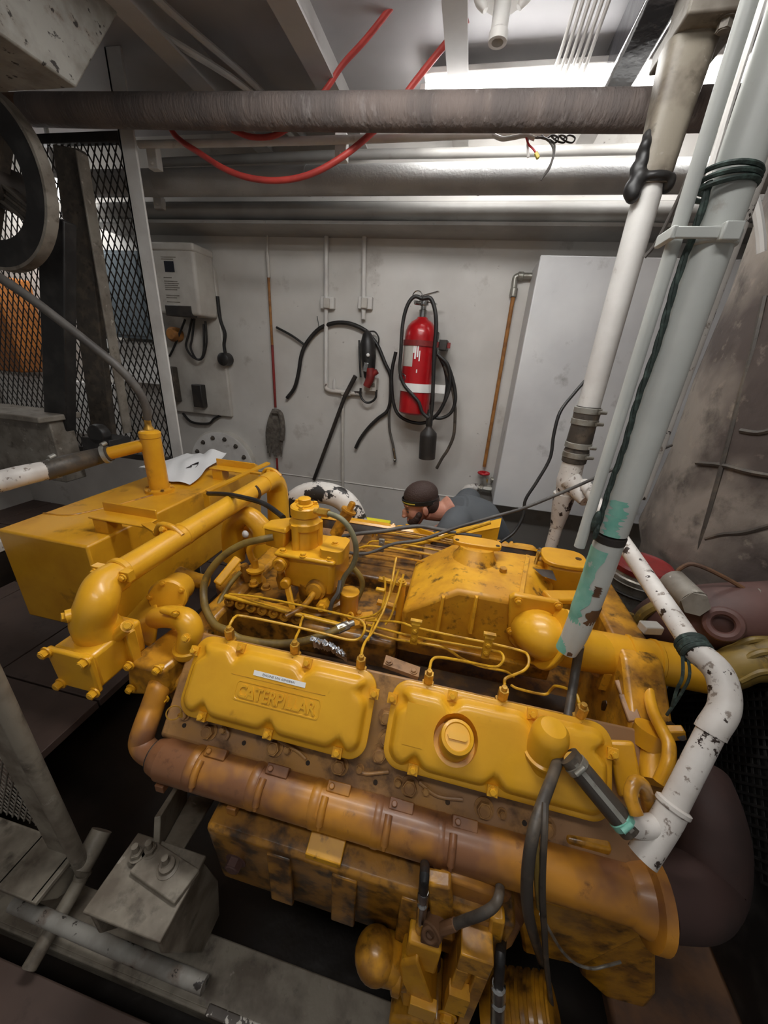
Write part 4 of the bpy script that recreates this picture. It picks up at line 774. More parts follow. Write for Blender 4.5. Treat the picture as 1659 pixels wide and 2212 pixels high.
# cylinder heads
for bank in (0, 1):
    b = B(); poly = [K(-.655, .0, -.055), K(-.655, .265, -.05), K(-.655, .275, -.06), K(-.655, .275, -.17), K(-.655, .03, -.17)]
    if bank: poly = [far(p) for p in poly]
    b.prism(poly, X_*1.16); build(b, 'cylinder_head', 'head', ENG, bevel=.006)
def rrect(x0, x1, u0, u1, r, inset=0., notches=(), amp=0., n=20, m_=44):
    """outline (x,u) of a rounded rectangle; notches pull it inwards around (x or u, side)"""
    pts = []
    a0, a1, b0, b1 = x0+inset, x1-inset, u0+inset, u1-inset; r = max(r-inset*.6, .008)
    def side(p, q, k): return [(p[0]+(q[0]-p[0])*i/k, p[1]+(q[1]-p[1])*i/k) for i in range(k)]
    def arc(c, s): return [(c[0]+r*math.cos(s+math.pi/2*i/8), c[1]+r*math.sin(s+math.pi/2*i/8)) for i in range(8)]
    pts += side((a0+r, b0), (a1-r, b0), m_)+arc((a1-r, b0+r), -math.pi/2)+side((a1, b0+r), (a1, b1-r), n)+arc((a1-r, b1-r), 0)+side((a1-r, b1), (a0+r, b1), m_)+arc((a0+r, b1-r), math.pi/2)+side((a0, b1-r), (a0, b0+r), n)+arc((a0+r, b0+r), math.pi)
    out = []
    for x, u in pts:
        for (s, v, w) in notches:
            if s == 't' and u < (u0+u1)/2: u += amp*math.exp(-((x-v)/w)**2)*max(0, 1-(u-b0)/.05)
            if s == 'b' and u > (u0+u1)/2: u -= amp*math.exp(-((x-v)/w)**2)*max(0, 1-(b1-u)/.05)
            if s == 'l' and x < (x0+x1)/2: x += amp*math.exp(-((u-v)/w)**2)*max(0, 1-(x-a0)/.05)
            if s == 'r' and x > (x0+x1)/2: x -= amp*math.exp(-((u-v)/w)**2)*max(0, 1-(a1-x)/.05)
        out.append((x, u))
    return out
def valve_cover(x0, x1, u0, u1, bolts, tf=lambda p: p, mt='yclean', nm='valve_cover', cut=None):
    nt = [(s, x if s in 'tb' else u, .016) for s, x, u in bolts]
    b = B(); b.rings([[tf(K(x, u, n)) for x, u in rrect(x0, x1, u0, u1, .04, i)] for i, n in ((.016, -.05), (.010, -.035), (.006, -.012))]); build(b, 'rocker_base', 'darkoil', ENG)
    b = B(); L = [(0., -.012, 0), (-.0, 0., 0), (.004, .003, 0), (.011, .004, .6), (.016, .010, .85), (.019, .020, 1), (.025, .026, 1), (.034, .0285, 1), (.05, .029, .5)]
    b.rings([[tf(K(x, u, n)) for x, u in rrect(x0, x1, u0, u1, .042, i, nt, .022*a)] for i, n, a in L])
    o = build(b, nm, mt, ENG, ang=50)
    if cut: boolean_cut(o, cut)
    for s, x, u in bolts:
        b = B(); q = K(x, u, .004); b.obox(tf(q), X_*.011, UD*.011 if tf(q) == q else V(0, .007, -.008), ND*.006 if tf(q) == q else V(0, .005, .004)); b.hexb(tf(K(x, u, .009)), tf(K(x, u, .02))-tf(K(x, u, .009)), .0075, .010)
        build(b, 'cover_bolt', mt, o)
    return o
def edge(px_, py_, s, x0, x1, u0, u1):
    x, u = Kpx(px_, py_, .005)
    return {'t': ('t', x, u0+.012), 'b': ('b', x, u1-.010), 'l': ('l', x0+.002, u), 'r': ('r', x1-.002, u)}[s]
C1 = (-.598, -.108, -.002, .192); C2 = (-.068, .42, -.002, .186)
bolts1 = [edge(x, y, s, *C1) for x, y, s in ((523, 1395, 't'), (665, 1431, 't'), (816, 1500, 'r'), (413, 1403, 'l'), (440, 1539, 'b'), (581, 1579, 'b'), (730, 1619, 'b'))]
bolts2 = [edge(x, y, s, *C2) for x, y, s in ((856, 1510, 'l'), (977, 1505, 't'), (1149, 1545, 't'), (1332, 1630, 'r'), (892, 1662, 'b'), (1063, 1709, 'b'))]
vc1 = valve_cover(*C1, bolts1)
capx, capu = Kpx(985, 1608, .05); ca = V(0, -.42, .91).normalized(); cb = K(capx, capu+.012, .0)
cut = B(); cut.lathe(cb+ca*.004, ca, [(.046, 0), (.056, .12)], 36)
vc2 = valve_cover(*C2, bolts2, cut=cut)
for c in (C1, C2): valve_cover(*c, [('t', c[0]+.13, .01), ('t', c[1]-.13, .01)], tf=far, mt='yellow')
# name plate and label on the first cover
def q1(px_, py_, n): x, u = Kpx(px_, py_, n); return K(x, u, n)
n0 = .029; a, bq, c_, d_ = [q1(*p, n0) for p in ((514, 1470), (694, 1512), (684, 1557), (505, 1505))]
x0_, x1_ = (a.x+d_.x)/2, (bq.x+c_.x)/2; ua, ub = [(sum((p-O_).dot(UD) for p in q)/2) for q in ((a, bq), (c_, d_))]
b = B(); b.rings([[K(x, u, n) for x, u in rrect(x0_, x1_, ua, ub, .004, i)] for i, n in ((-.002, n0-.001), (-.002, n0+.0014), (.0005, n0+.0014), (.0015, n0+.0002))]); build(b, 'name_plate', 'yclean', vc1)
hh = ub-ua
text_mesh('CATERPILLAR', K(x0_+.008, ub-hh*.14, n0), X_*(x1_-x0_-.016), -UD*(hh*.72), ND, .0032, 'raised_lettering', 'yclean', vc1, bold=.02)
b = B(); b.prism([K(x0_+.026, ub-hh*.13, n0), K(x0_+.054, ub-hh*.13, n0), K(x0_+.040, ub-hh*.5, n0)], ND*.0026); build(b, 'raised_triangle', 'yclean', vc1)
b = B(); b.bar(q1(500, 1455, n0), q1(703, 1503, n0), .0012, .001, side=ND); build(b, 'scribed_line', 'ygrime', vc1)
la, lb, lc, ld = [q1(*p, n0+.0006) for p in ((549, 1448), (661, 1475), (658, 1487), (547, 1458))]
ex, ey = ((lb-la)+(lc-ld))/2, ((la-ld)+(lb-lc))/2
b = B(); b.prism([ld, ld+ex, ld+ex+ey, ld+ey], ND*.0006); lo_ = tag(build(b, 'serial_label', 'label'), 'white serial-number strip stuck on the left valve cover', 'label')
text_mesh('ENGINE S/N: 60M08441', ld+ex*.18+ey*.26+ND*.0006, ex*.62, ey*.48, ND, .0003, 'printed_text', 'ink', lo_)
# second cover: filler neck and cap, blank plate, breather
b = B(); b.lathe(cb, ca, [(.036, 0), (.036, .052), (.034, .056)], 32); build(b, 'filler_neck', 'yclean', vc2)
b = B(); b.lathe(cb+ca*.054, ca, [(.030, 0), (.0345, .003), (.036, .010), (.034, .017), (.028, .019), (.026, .016), (.001, .0165)], 36)
cap = build(b, 'filler_cap', 'yclean', vc2)
b = B(); u_ = ca.cross(X_).normalized()
b.hull([cb+ca*z+X_*x*.9+u_*y*.9 for z in (.068, .075) for x, y in ((-.02, -.008), (.02, -.008), (.024, 0), (.02, .008), (-.02, .008), (-.024, 0))]); build(b, 'cap_grip', 'yclean', vc2)
x0_, u0_ = Kpx(880, 1515, n0); x1_, u1_ = Kpx(912, 1618, n0)
x0_ = (Kpx(880, 1515, n0)[0]+Kpx(868, 1610, n0)[0])/2; x1_ = (Kpx(928, 1522, n0)[0]+Kpx(910, 1622, n0)[0])/2
b = B(); b.prism([K(x0_, u0_, n0-.0005), K(x1_, u0_, n0-.0005), K(x1_, u1_, n0-.0005), K(x0_, u1_, n0-.0005)], ND*.0014); build(b, 'data_plate', 'yclean', vc2)
bx, bu = Kpx(1172, 1650, .02); bb = K(bx, bu, .0); bt = V(.03, .0, 1).normalized()
b = B(); b.lathe(bb-bt*.03, bt, [(.038, 0), (.038, .05), (.040, .055)], 30); build(b, 'breather_neck', 'yellow', vc2)
b = B(); b.lathe(bb+bt*.022, bt, [(.041, 0), (.043, .003), (.043, .008), (.038, .011), (.038, .06), (.034, .076), (.025, .086), (.001, .089)], 34); build(b, 'breather_cap', 'yclean', vc2)
b = B(); e = W(1238, 1645, d=.73); b.tube([bb+bt*.03+V(.02, 0, 0), bb+bt*.028+V(.045, -.004, -.002), e+V(-.0, 0, .0)], .017, 16); build(b, 'breather_outlet', 'yclean', vc2)
# head bolts, studs, small oil lines along the deck of the head
for x, y in ((450, 1580), (592, 1615), (733, 1655), (885, 1700), (1046, 1748), (835, 1550), (820, 1630), (1180, 1790), (835, 1597)):
    xx, uu = Kpx(x, y, -.045); build(B().hexb(K(xx, uu, -.05), ND, .0165, .016), 'head_bolt', 'bolt', ENG)
for x, y in ((483, 1576), (622, 1620), (777, 1662), (920, 1708), (1085, 1758), (860, 1690)):
    xx, uu = Kpx(x, y, -.045); build(B().hexb(K(xx, uu, -.05), ND, .008, .014), 'head_stud', 'bolt', ENG)
for pts in (((450, 1562), (478, 1566), (492, 1585), (487, 1598)), ((600, 1600), (640, 1622), (660, 1640)), ((905, 1690), (945, 1720), (1000, 1728)), ((770, 1660), (790, 1672), (840, 1668))):
    b = B(); b.tube([K(*Kpx(x, y, -.042), -.044) for x, y in pts], .004, 8); build(b, 'oil_line', 'head', ENG)
for x, y in ((398, 1567), (527, 1605), (665, 1648), (811, 1690), (967, 1733), (1133, 1778)):
    xx, uu = Kpx(x, y, -.05); build(B().cyl(K(xx, uu, -.055), K(xx, uu, -.0488), .0055, n=12), 'bolt_hole', 'darkoil', ENG)
b = B(); p = K(*Kpx(388, 1545, -.04), -.04); b.torus(K(*Kpx(375, 1540, -.02), -.02), V(.4, -.6, .4), .017, .0018, 24, 6); b.tube([p, K(*Kpx(393, 1545, -.03), -.03)], .006, 8); build(b, 'dipstick_ring', 'brass', ENG)
b = B(); b.hexb(K(*Kpx(398, 1545, -.04), -.045), ND, .010, .012); build(b, 'head_stud', 'head', ENG)
# water-jacketed exhaust manifold
MA, MB = V(-.62, .5, -.992), V(.49, .5, -.984); mr = .050
mf = None
b = B(); b.tube([MA, MA.lerp(MB, .33), MA.lerp(MB, .66), MB], mr, 32, 6); mf = build(b, 'exhaust_manifold', 'manifold', ENG, ang=60)
b = B(); b.lathe(MA-X_*.035, X_, [(.034, 0), (.040, .006), (.044, .02), (mr, .045), (mr, .06)], 30); build(b, 'end_cap', 'manifold', mf)
b = B(); b.lathe(MB-X_*.02, X_, [(mr, 0), (mr+.006, .01), (mr+.012, .03), (.078, .035), (.078, .055), (.06, .057)], 30); build(b, 'end_flange', 'manifold', mf)
mx = lambda px_, py__: W(px_, py__, Y=.47).x
for k, (px_, py__) in enumerate(((418, 1600), (562, 1640), (706, 1685), (853, 1730), (1000, 1785))):
    x = mx(px_, py__)
    b = B(); p = V(x+.014, .515, -.938); b.obox(p, X_*.028, V(0, .010, .006), V(0, -.004, .007)); b.cyl(p+V(-.016, -.004, .007), p+V(-.016, -.007, .013), .007, n=10); o = build(b, 'clamp_lug', 'manifold', mf, bevel=.003)
    b = B(); c_ = V(x-.010, .5, -.988); sl = [c_+V(0, -math.cos(math.radians(w)), math.sin(math.radians(w)))*(mr+.003) for w in (78, 58, 38, 18)]; b.tube(sl, .0085, 14); b.cyl(sl[3], sl[3]+(sl[3]-sl[2]).normalized()*.010, .005, n=10); build(b, 'stud_sleeve', 'manifold', mf)
    b = B(); b.lathe(V(x-.045, .5, -.988), X_, [(mr-.001, 0), (mr+.0018, .006), (mr+.0018, .016), (mr-.001, .022)], 32); build(b, 'joint_ring', 'manifold', mf)
for px_, py__ in ((343, 1686), (500, 1740), (927, 1870)):
    p = W(px_, py__, Y=.46); build(B().obox(V(p.x, .468, -1.040), X_*.012, Y_*.014, Z_*.012), 'tab', 'manifold', mf, bevel=.002)
p = W(702, 1805, Y=.44); b = B(); b.obox(V(p.x, .455, -1.040), X_*.042, V(0, .028, .010), V(0, -.001, .003)); b.obox(V(p.x, .427, -1.056), X_*.042, Y_*.002, Z_*.010); build(b, 'support_plate', 'ydirt', mf, bevel=.002)
# coolant crossover from the left end of the manifold up to the lower housing
b = B(); b.tube([W(352, 1455, Y=.64), W(342, 1490, Y=.60), W(328, 1530, Y=.57), W(312, 1575, Y=.53), W(306, 1602, Y=.515), W(318, 1622, Y=.505), MA-X_*.02], .030, 22, 8); build(b, 'coolant_pipe', 'manifold', ENG)
b = B(); d = (MA-W(318, 1622, Y=.505)).normalized(); b.torus(MA-X_*.03, X_, .036, .004, 28, 6); build(b, 'seal_ring', 'black', ENG)
# --- water housings at the left end
def facebox(front, back_shift, mt, name, bev=.012):
    b = B(); b.rings([[Vector(p) for p in front], [Vector(p)+Vector(back_shift) for p in front]]); return build(b, name, mt, ENG, bevel=bev, seg=3)
fz = [W(98, 1395, Y=.52), W(195, 1424, Y=.52), W(217, 1508, Y=.52), W(126, 1480, Y=.52)]
cx_ = sum(p.x for p in fz)/4+.012; cz_ = sum(p.z for p in fz)/4+.018
hb = .062; fr = [V(cx_-hb, .52, cz_+.052), V(cx_+hb, .52, cz_+.052), V(cx_+hb*.95, .52, cz_-.058), V(cx_-hb*.85, .52, cz_-.058)]
th = facebox(fr, V(0, .15, 0), 'yclean', 'thermostat_housing')
b = B(); b.rings([[p+V(0, -.010, 0)+(p-V(cx_, .52, cz_))*.06 for p in fr], [p+V(0, .006, 0)+(p-V(cx_, .52, cz_))*.06 for p in fr]]); build(b, 'cover_plate', 'yclean', th, bevel=.005)
for p in fr:
    q = V(cx_, .508, cz_)+(V(p.x, .508, p.z)-V(cx_, .508, cz_))*.92; build(B().hexb(q, -Y_, .011, .014), 'bolt', 'yclean', th)
# elbow and crossover pipe
b = B(); e0 = V(cx_+.005, .60, cz_+.05)
b.tube([e0-Z_*.01, V(cx_+.004, .592, cz_+.075), V(cx_+.008, .588, -.665), V(cx_+.022, .598, -.62), V(-.848, .635, -.598), V(-.848, .68, -.593)], [.056, .053, .050, .047, .045, .042], 28, 8); build(b, 'water_elbow', 'yclean', ENG)
b = B(); p = W(141, 1330, Y=.55); b.cyl(p+V(.03, .03, 0), p+V(.006, -.003, .001), .016, n=18); b.cyl(p+V(.006, -.0, 0), p+V(.0, -.010, .003), .010, n=6); build(b, 'sensor_plug', 'yclean', ENG)
for s in (-1, 1):
    b = B(); p = V(-.846+s*.044, .668, -.575); b.obox(p, X_*.014, Y_*.010, Z_*.014); b.hexb(p-Y_*.014, -Y_, .008, .008); build(b, 'elbow_lug', 'yclean', ENG, bevel=.004)
b = B(); b.tube([V(-.847, .665, -.592), V(-.85, 1.0, -.588), V(-.852, 1.25, -.585), V(-.853, 1.50, -.582)], .038, 30, 5); build(b, 'crossover_pipe', 'yclean', ENG)
for y in (.69, .93, 1.36):
    b = B(); b.lathe(V(-.85, y-.01, -.588), Y_, [(.037, 0), (.0405, .003), (.0405, .016), (.037, .02)], 30); build(b, 'pipe_bead', 'yclean' if y < 1 else 'darkoil', ENG)
b = B(); b.tube([V(-.853, 1.46, -.582), V(-.856, 1.54, -.588), V(-.858, 1.585, -.62), V(-.858, 1.60, -.68), V(-.858, 1.60, -.86)], [.041, .045, .050, .052, .056], 26, 8); build(b, 'water_elbow', 'yclean', ENG)
b = B(); b.tube([V(-.775, 1.3, -.90), V(-.775, 1.3, -.75), V(-.80, 1.3, -.70), V(-.845, 1.3, -.672), V(-.90, 1.3, -.705), V(-.925, 1.3, -.76), V(-.93, 1.3, -.90)], [.05, .046, .043, .040, .043, .046, .05], 24, 8); b.ball(V(-.85, 1.36, -.82), .09, (1, .6, 1), 20, 14); build(b, 'water_outlet', 'yclean', ENG)
b = B(); p = W(530, 1154, Y=1.262); b.ball(p, .016, (1, .7, 1.1), 10, 6); tag(build(b, 'paper_tag', 'paper'), 'small scrap of white paper stuck beside the rear water outlet', 'paper scrap')
# front gear cover, water pump, lower housing
b = B(); b.prism([(-.72, y, z) for y, z in ((.62, -.88), (.80, -.775), (1.36, -.775), (1.54, -.88), (1.46, -1.40), (.70, -1.40))], X_*.07); build(b, 'timing_cover', 'ygrime', ENG, bevel=.012)
gc = W(375, 1285, Y=.80); gd = V(.35, -.85, .25).normalized()
b = B(); b.lathe(W(362, 1290, Y=.80)-gd*.10, gd, [(.05, 0), (.05, .08)], 28); b.lathe(W(362, 1290, Y=.80)-gd*.02, gd, [(.052, 0), (.058, .006), (.058, .02), (.052, .026), (.01, .028)], 30); build(b, 'pump_cover', 'yclean', ENG)
for k in range(5):
    a_, u_, v_ = frame(gd); w = .5+k*2*math.pi/5; build(B().hexb(W(362, 1290, Y=.80)+gd*.006+(u_*math.cos(w)+v_*math.sin(w))*.049, gd, .007, .008), 'bolt', 'yclean', ENG)
b = B(); b.hull([W(250, 1360, Y=.72), W(330, 1270, Y=.86), W(345, 1330, Y=.72), W(335, 1400, Y=.70), W(285, 1385, Y=.70), W(250, 1360, Y=.9), W(330, 1270, Y=.98), W(345, 1330, Y=.95), W(335, 1400, Y=.92)]); build(b, 'pump_housing', 'yclean', ENG, bevel=.012, seg=3)
b = B(); b.tube([W(338, 1335, Y=.74), W(365, 1332, Y=.72), W(398, 1338, Y=.70), W(412, 1360, Y=.69), W(408, 1385, Y=.68), W(405, 1405, Y=.68)], [.031, .032, .033, .033, .032, .032], 26, 8); build(b, 'pump_elbow', 'yclean', ENG)
b = B(); p = W(406, 1397, Y=.68); b.lathe(p-Z_*.02, Z_, [(.038, 0), (.040, .004), (.040, .02), (.036, .024)], 26); build(b, 'elbow_flange', 'yclean', ENG)
b = B(); b.tube([W(352, 1318, Y=.69), W(378, 1325, Y=.675)], .010, 12, smooth=False); b.hexb(W(379, 1325, Y=.672), V(.6, -.7, 0), .008, .008); build(b, 'lug_bolt', 'yclean', ENG)
b = B(); b.hexb(W(402, 1378, Y=.635), V(.2, -.8, .5), .009, .010); build(b, 'lug_bolt', 'yclean', ENG)
b = B(); b.tube([W(246, 1380, Y=.60), W(262, 1365, Y=.60), W(275, 1353, Y=.60)], .016, 14); b.hexb(W(277, 1351, Y=.59), V(.5, -.6, .5), .010, .012); build(b, 'lug_bolt', 'yclean', ENG)
b = B(); b.obox(W(282, 1395, Y=.62), V(.004, .012, 0), V(.018, -.004, 0), Z_*.055); build(b, 'bracket', 'yclean', ENG, bevel=.003)
fr = [W(270, 1428, Y=.60), W(352, 1450, Y=.60), W(366, 1508, Y=.60), W(275, 1502, Y=.60)]
lh = facebox(fr, V(.03, .22, .0), 'ygrime', 'lower_housing', .014)
b = B(); b.hull([W(290, 1415, Y=.66), W(350, 1440, Y=.60), W(400, 1415, Y=.72), W(392, 1470, Y=.72), W(365, 1505, Y=.62), W(330, 1400, Y=.80), W(400, 1400, Y=.82)]); build(b, 'housing_neck', 'yclean', ENG, bevel=.012, seg=3)
for x, y in ((341, 1446), (283, 1487), (356, 1508), (280, 1437)): build(B().hexb(W(x, y, Y=.594), -Y_, .010, .012), 'bolt', 'yclean', lh)
b = B(); b.tube([W(385, 1238, Y=1.0), W(420, 1252, Y=1.0), W(445, 1258, Y=1.0)], .028, 18); build(b, 'bypass_pipe', 'ygrime', ENG)
# --- valley: fuel pump housing, rail, governor tower
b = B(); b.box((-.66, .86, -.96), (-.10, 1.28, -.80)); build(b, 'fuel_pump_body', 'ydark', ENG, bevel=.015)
b = B(); b.bar(W(485, 1287, Y=.85), W(745, 1352, Y=.85), .014, .010, side=Z_); build(b, 'fuel_rail', 'line', ENG, bevel=.003)
b = B(); a, c_ = W(495, 1300, Y=.852), W(640, 1338, Y=.852)
for k in range(7):
    p = a.lerp(c_, k/6); b.torus(p, V(.1, -1, .3), .0125, .005, 16, 6); b.cyl(p+V(0, .02, -.006), p+V(0, .004, 0), .009, n=12)
b.obox(a.lerp(c_, .5)+V(0, .02, -.006), (c_-a)*.54, V(0, .012, 0), Z_*.018); build(b, 'pump_port_row', 'ygrime', ENG)
b = B(); b.box((-.65, .76, -.96), (.44, .90, -.90)); build(b, 'valley_floor', 'darkoil', ENG)
G = lambda x, y, Y=1.0: W(x, y, Y=Y)
tw = None
gx, gy = -.41, 1.0
b = B(); b.rings([[V(gx+.02+rx*math.cos(w), gy+ry*math.sin(w), z) for w in [2*math.pi*k/30 for k in range(30)]] for z, rx, ry in ((-.84, .085, .08), (-.80, .09, .085), (-.795, .085, .08), (-.78, .085, .08), (-.775, .075, .075), (-.74, .078, .076), (-.70, .088, .08))]); tw = build(b, 'governor', 'ygrime', ENG)
b = B(); b.hull([V(gx-.085, gy-.06, -.72), V(gx+.085, gy-.075, -.72), V(gx+.10, gy+.07, -.72), V(gx-.085, gy+.08, -.72), V(gx-.092, gy-.065, -.60), V(gx+.09, gy-.08, -.60), V(gx+.10, gy+.07, -.60), V(gx-.09, gy+.08, -.60)]); build(b, 'governor_case', 'yellow', tw, bevel=.014, seg=3)
b = B(); b.hull([V(gx+sx*.10-.005, gy+sy*.085, z) for sx in (-1, 1) for sy in (-1, 1) for z in (-.600, -.586)]); build(b, 'case_lid', 'yclean', tw, bevel=.006)
for dx, dy in ((-.08, -.07), (.075, -.07), (.08, .065), (-.01, -.075)): build(B().hexb((gx+dx, gy+dy, -.586), Z_, .009, .009), 'bolt', 'yclean', tw)
b = B(); c0 = V(gx-.035, gy, -.586)
b.lathe(c0, Z_, [(.046, 0), (.044, .02), (.042, .06), (.050, .065), (.050, .085), (.044, .09), (.040, .105), (.045, .108), (.045, .135), (.040, .139)], 30)
for w in (0.3, 2.4, 4.4): b.cyl(c0+V(.043*math.cos(w), .043*math.sin(w), 0), c0+V(.043*math.cos(w), .043*math.sin(w), .085), .014, n=14)
build(b, 'actuator_column', 'yclean', tw)
b = B(); b.lathe(c0+Z_*.139, Z_, [(.026, 0), (.026, .004), (.018, .006), (.020, .012), (.020, .022), (.017, .024)], 24)
for w in (.6, 2.7, 4.8): b.hexb(c0+V(.034*math.cos(w), .034*math.sin(w), .139), Z_, .007, .008)
build(b, 'column_cap', 'yclean', tw)
b = B(); b.hull([V(gx-.165, gy-.03, -.60), V(gx-.09, gy-.045, -.60), V(gx-.09, gy+.045, -.60), V(gx-.165, gy+.02, -.60), V(gx-.165, gy-.03, -.535), V(gx-.08, gy-.05, -.53), V(gx-.08, gy+.05, -.53), V(gx-.165, gy+.02, -.535)]); build(b, 'side_box', 'yclean', tw, bevel=.006)
b = B(); b.hull([V(gx-.172, gy-.035, -.535), V(gx-.075, gy-.055, -.53), V(gx-.075, gy+.055, -.53), V(gx-.172, gy+.025, -.535), V(gx-.165, gy-.03, -.528), V(gx-.08, gy-.05, -.515), V(gx-.08, gy+.05, -.515), V(gx-.165, gy+.02, -.528)]); build(b, 'side_box_lid', 'yclean', tw, bevel=.004)
b = B(); p = V(gx+.075, gy-.02, -.586); b.rings([[V(p.x+.018*math.cos(w)+(.02 if math.cos(w) > 0 else -.02), p.y+.022*math.sin(w)+(.03 if math.sin(w) > 0 else -.03), z) for w in [2*math.pi*(k+.5)/24 for k in range(24)]] for z in (-.60, -.556)]); b.hexb((p.x, p.y, -.556), Z_, .009, .008); build(b, 'solenoid_block', 'yclean', tw, bevel=.004)
b = B(); p = V(gx-.085, gy-.09, -.625); b.cyl(p+V(0, .04, 0), p, .024, n=20); b.torus(p, Y_, .016, .006, 20, 6); build(b, 'lifting_eye', 'yellow', tw)
b = B(); p = V(gx+.035, gy-.085, -.70); b.lathe(p+Y_*.02, V(-.1, -1, .1), [(.034, 0), (.034, .02), (.026, .022), (.026, .034), (.016, .036)], 24); b.tube([p-Y_*.01, V(gx+.01, gy-.13, -.735), V(gx-.03, gy-.165, -.755)], .010, 12); build(b, 'control_shaft', 'ygrime', tw)
b = B(); b.lathe(V(gx+.06, gy-.075, -.745), V(.1, -1, .15), [(.02, 0), (.02, .03), (.012, .032), (.012, .045)], 6); build(b, 'adjusting_screw', 'yellow', tw)
b = B(); b.bar(V(gx-.065, gy-.085, -.69), V(gx-.02, gy-.13, -.785), .022, .010, side=Y_); b.cyl(V(gx-.066, gy-.10, -.69), V(gx-.066, gy-.075, -.69), .017, n=16); build(b, 'control_lever', 'yellow', tw, bevel=.004)
b = B(); b.bar(V(gx-.10, gy-.11, -.775), V(gx-.02, gy-.10, -.745), .016, .012, side=Y_); b.ball(V(gx-.10, gy-.11, -.775), .013); build(b, 'linkage', 'ygrime', tw)
b = B(); b.lathe(W(552, 1225, Y=1.0), Z_, [(.02, -.06), (.02, -.02), (.032, -.012), (.032, -.004), (.012, .0), (.01, .03)], 22); b.tube([W(552, 1222, Y=1.0), W(541, 1200, Y=1.0), W(540, 1185, Y=1.0), W(552, 1172, Y=1.0), W(575, 1168, Y=1.0)], .011, 12); build(b, 'priming_valve', 'yellow', ENG)
b = B(); b.lathe(W(558, 1298, Y=.90)-Z_*.05, Z_, [(.03, 0), (.028, .03), (.02, .05), (.018, .07)], 20); build(b, 'pump_fitting', 'ygrime', ENG)
build(B().hexb(W(575, 1270, Y=.90), Z_, .012, .012), 'pump_fitting', 'ygrime', ENG); build(B().hexb(W(548, 1262, Y=.92), Z_, .012, .014), 'pump_fitting', 'ygrime', ENG)
for k, (x, y, r_) in enumerate(((520, 1245, .03), (560, 1245, .026), (590, 1262, .024), (535, 1225, .022), (605, 1285, .02), (500, 1235, .028), (612, 1240, .02))):
    b = B(); p = W(x, y, Y=1.0+.03*(k % 3)); b.lathe(p-Z_*.05, V(.1*(k % 3-1), -.15, 1), [(r_, 0), (r_, .04), (r_*.7, .05), (r_*.6, .065)], 6 if k % 2 else 16); build(b, 'pump_fitting', 'ygrime', ENG)
b = B(); b.hull([W(462, 1262, Y=.99), W(505, 1205, Y=1.10), W(525, 1215, Y=1.08), W(482, 1285, Y=.95), W(468, 1290, Y=1.1), W(520, 1250, Y=1.12), W(510, 1275, Y=.98)]); build(b, 'drive_housing', 'ygrime', ENG, bevel=.014, seg=3)
b = B(); b.bar(W(468, 1262, Y=.93), W(515, 1205, Y=1.03), .03, .012, side=V(.5, -.6, .6)); build(b, 'housing_rib', 'yellow', ENG, bevel=.006)
b = B(); b.lathe(V(-.275, .95, -.82), V(.02, 0, 1), [(.034, 0), (.034, .01), (.030, .014), (.030, .10), (.0315, .102), (.0315, .116), (.029, .118)], 26); p = W(757, 1330, Y=.915); b.torus(p, V(-.3, -.8, .5), .009, .004, 16, 6); build(b, 'fuel_filter_bowl', 'yellow', ENG)
b = B(); b.obox(V(-.235, .93, -.80), V(.045, .02, 0), V(-.01, .03, 0), Z_*.012); b.hexb((-.215, .91, -.788), Z_, .010, .010); b.hexb((-.24, .95, -.788), Z_, .010, .010); build(b, 'filter_bracket', 'ygrime', ENG, bevel=.004)
b = B(); d0, d1 = W(724, 1156, Y=1.18), W(752, 1105, Y=1.2); b.tube([d0, d1], .023, 20, smooth=False); b.tube([d1, d1+(d1-d0).normalized()*.008], .029, 20, smooth=False); b.hexb(d1+(d1-d0).normalized()*.008, d1-d0, .013, .03); build(b, 'shutoff_solenoid', 'ygrime', ENG)
# fuel fittings and injection lines
fits = [(495, 1362), (637, 1397), (780, 1430), (925, 1470), (1085, 1505), (1255, 1540)]
F_ = []
for x, y in fits:
    p = W(x, y, Y=.668); p.z = -.728; b = B(); b.cyl(p-Z_*.01, p+Z_*.012, .016, n=6); b.cyl(p+Z_*.012, p+Z_*.018, .010, n=12); b.cyl(p+Z_*.018, p+Z_*.043, .0125, n=6); b.cyl(p+Z_*.043, p+Z_*.052, .007, n=10); build(b, 'fuel_fitting', 'brass', ENG, bevel=.001); F_.append(p+Z_*.05)
def fl(pts, r=.0036, name='fuel_line', mt='line'):
    b = B(); b.tube([p if isinstance(p, Vector) else W(p[0], p[1], Y=p[2]) for p in pts], r, 8, 6); return build(b, name, mt, ENG)
fl([F_[0], (500, 1343, .68), (508, 1333, .70), (525, 1331, .72), (620, 1350, .74), (700, 1369, .76), (752, 1382, .77), (775, 1380, .78), (786, 1366, .79), (787, 1350, .81), (775, 1338, .82), (740, 1328, .83), (660, 1310, .84), (560, 1290, .85), (495, 1283, .86)])
fl([F_[1], (640, 1375, .70), (646, 1362, .74), (650, 1345, .79), (655, 1330, .84)])
fl([F_[2], (783, 1402, .69), (790, 1385, .73), (805, 1365, .79), (818, 1340, .85), (832, 1310, .90), (845, 1265, .96), (852, 1225, 1.02), (856, 1205, 1.06)])
fl([F_[3], (929, 1440, .69), (934, 1425, .71), (950, 1420, .72), (1000, 1428, .74), (1060, 1440, .76), (1078, 1438, .77), (1088, 1424, .78), (1082, 1410, .80), (1062, 1405, .81), (1000, 1394, .82), (900, 1376, .84), (840, 1362, .86), (795, 1350, .89)])
fl([F_[4], (1090, 1478, .69), (1092, 1466, .70), (1110, 1458, .72), (1132, 1448, .74), (1142, 1434, .76), (1140, 1416, .78), (1125, 1406, .80), (1060, 1390, .81), (980, 1374, .82), (896, 1355, .84), (860, 1344, .86), (790, 1340, .90)])
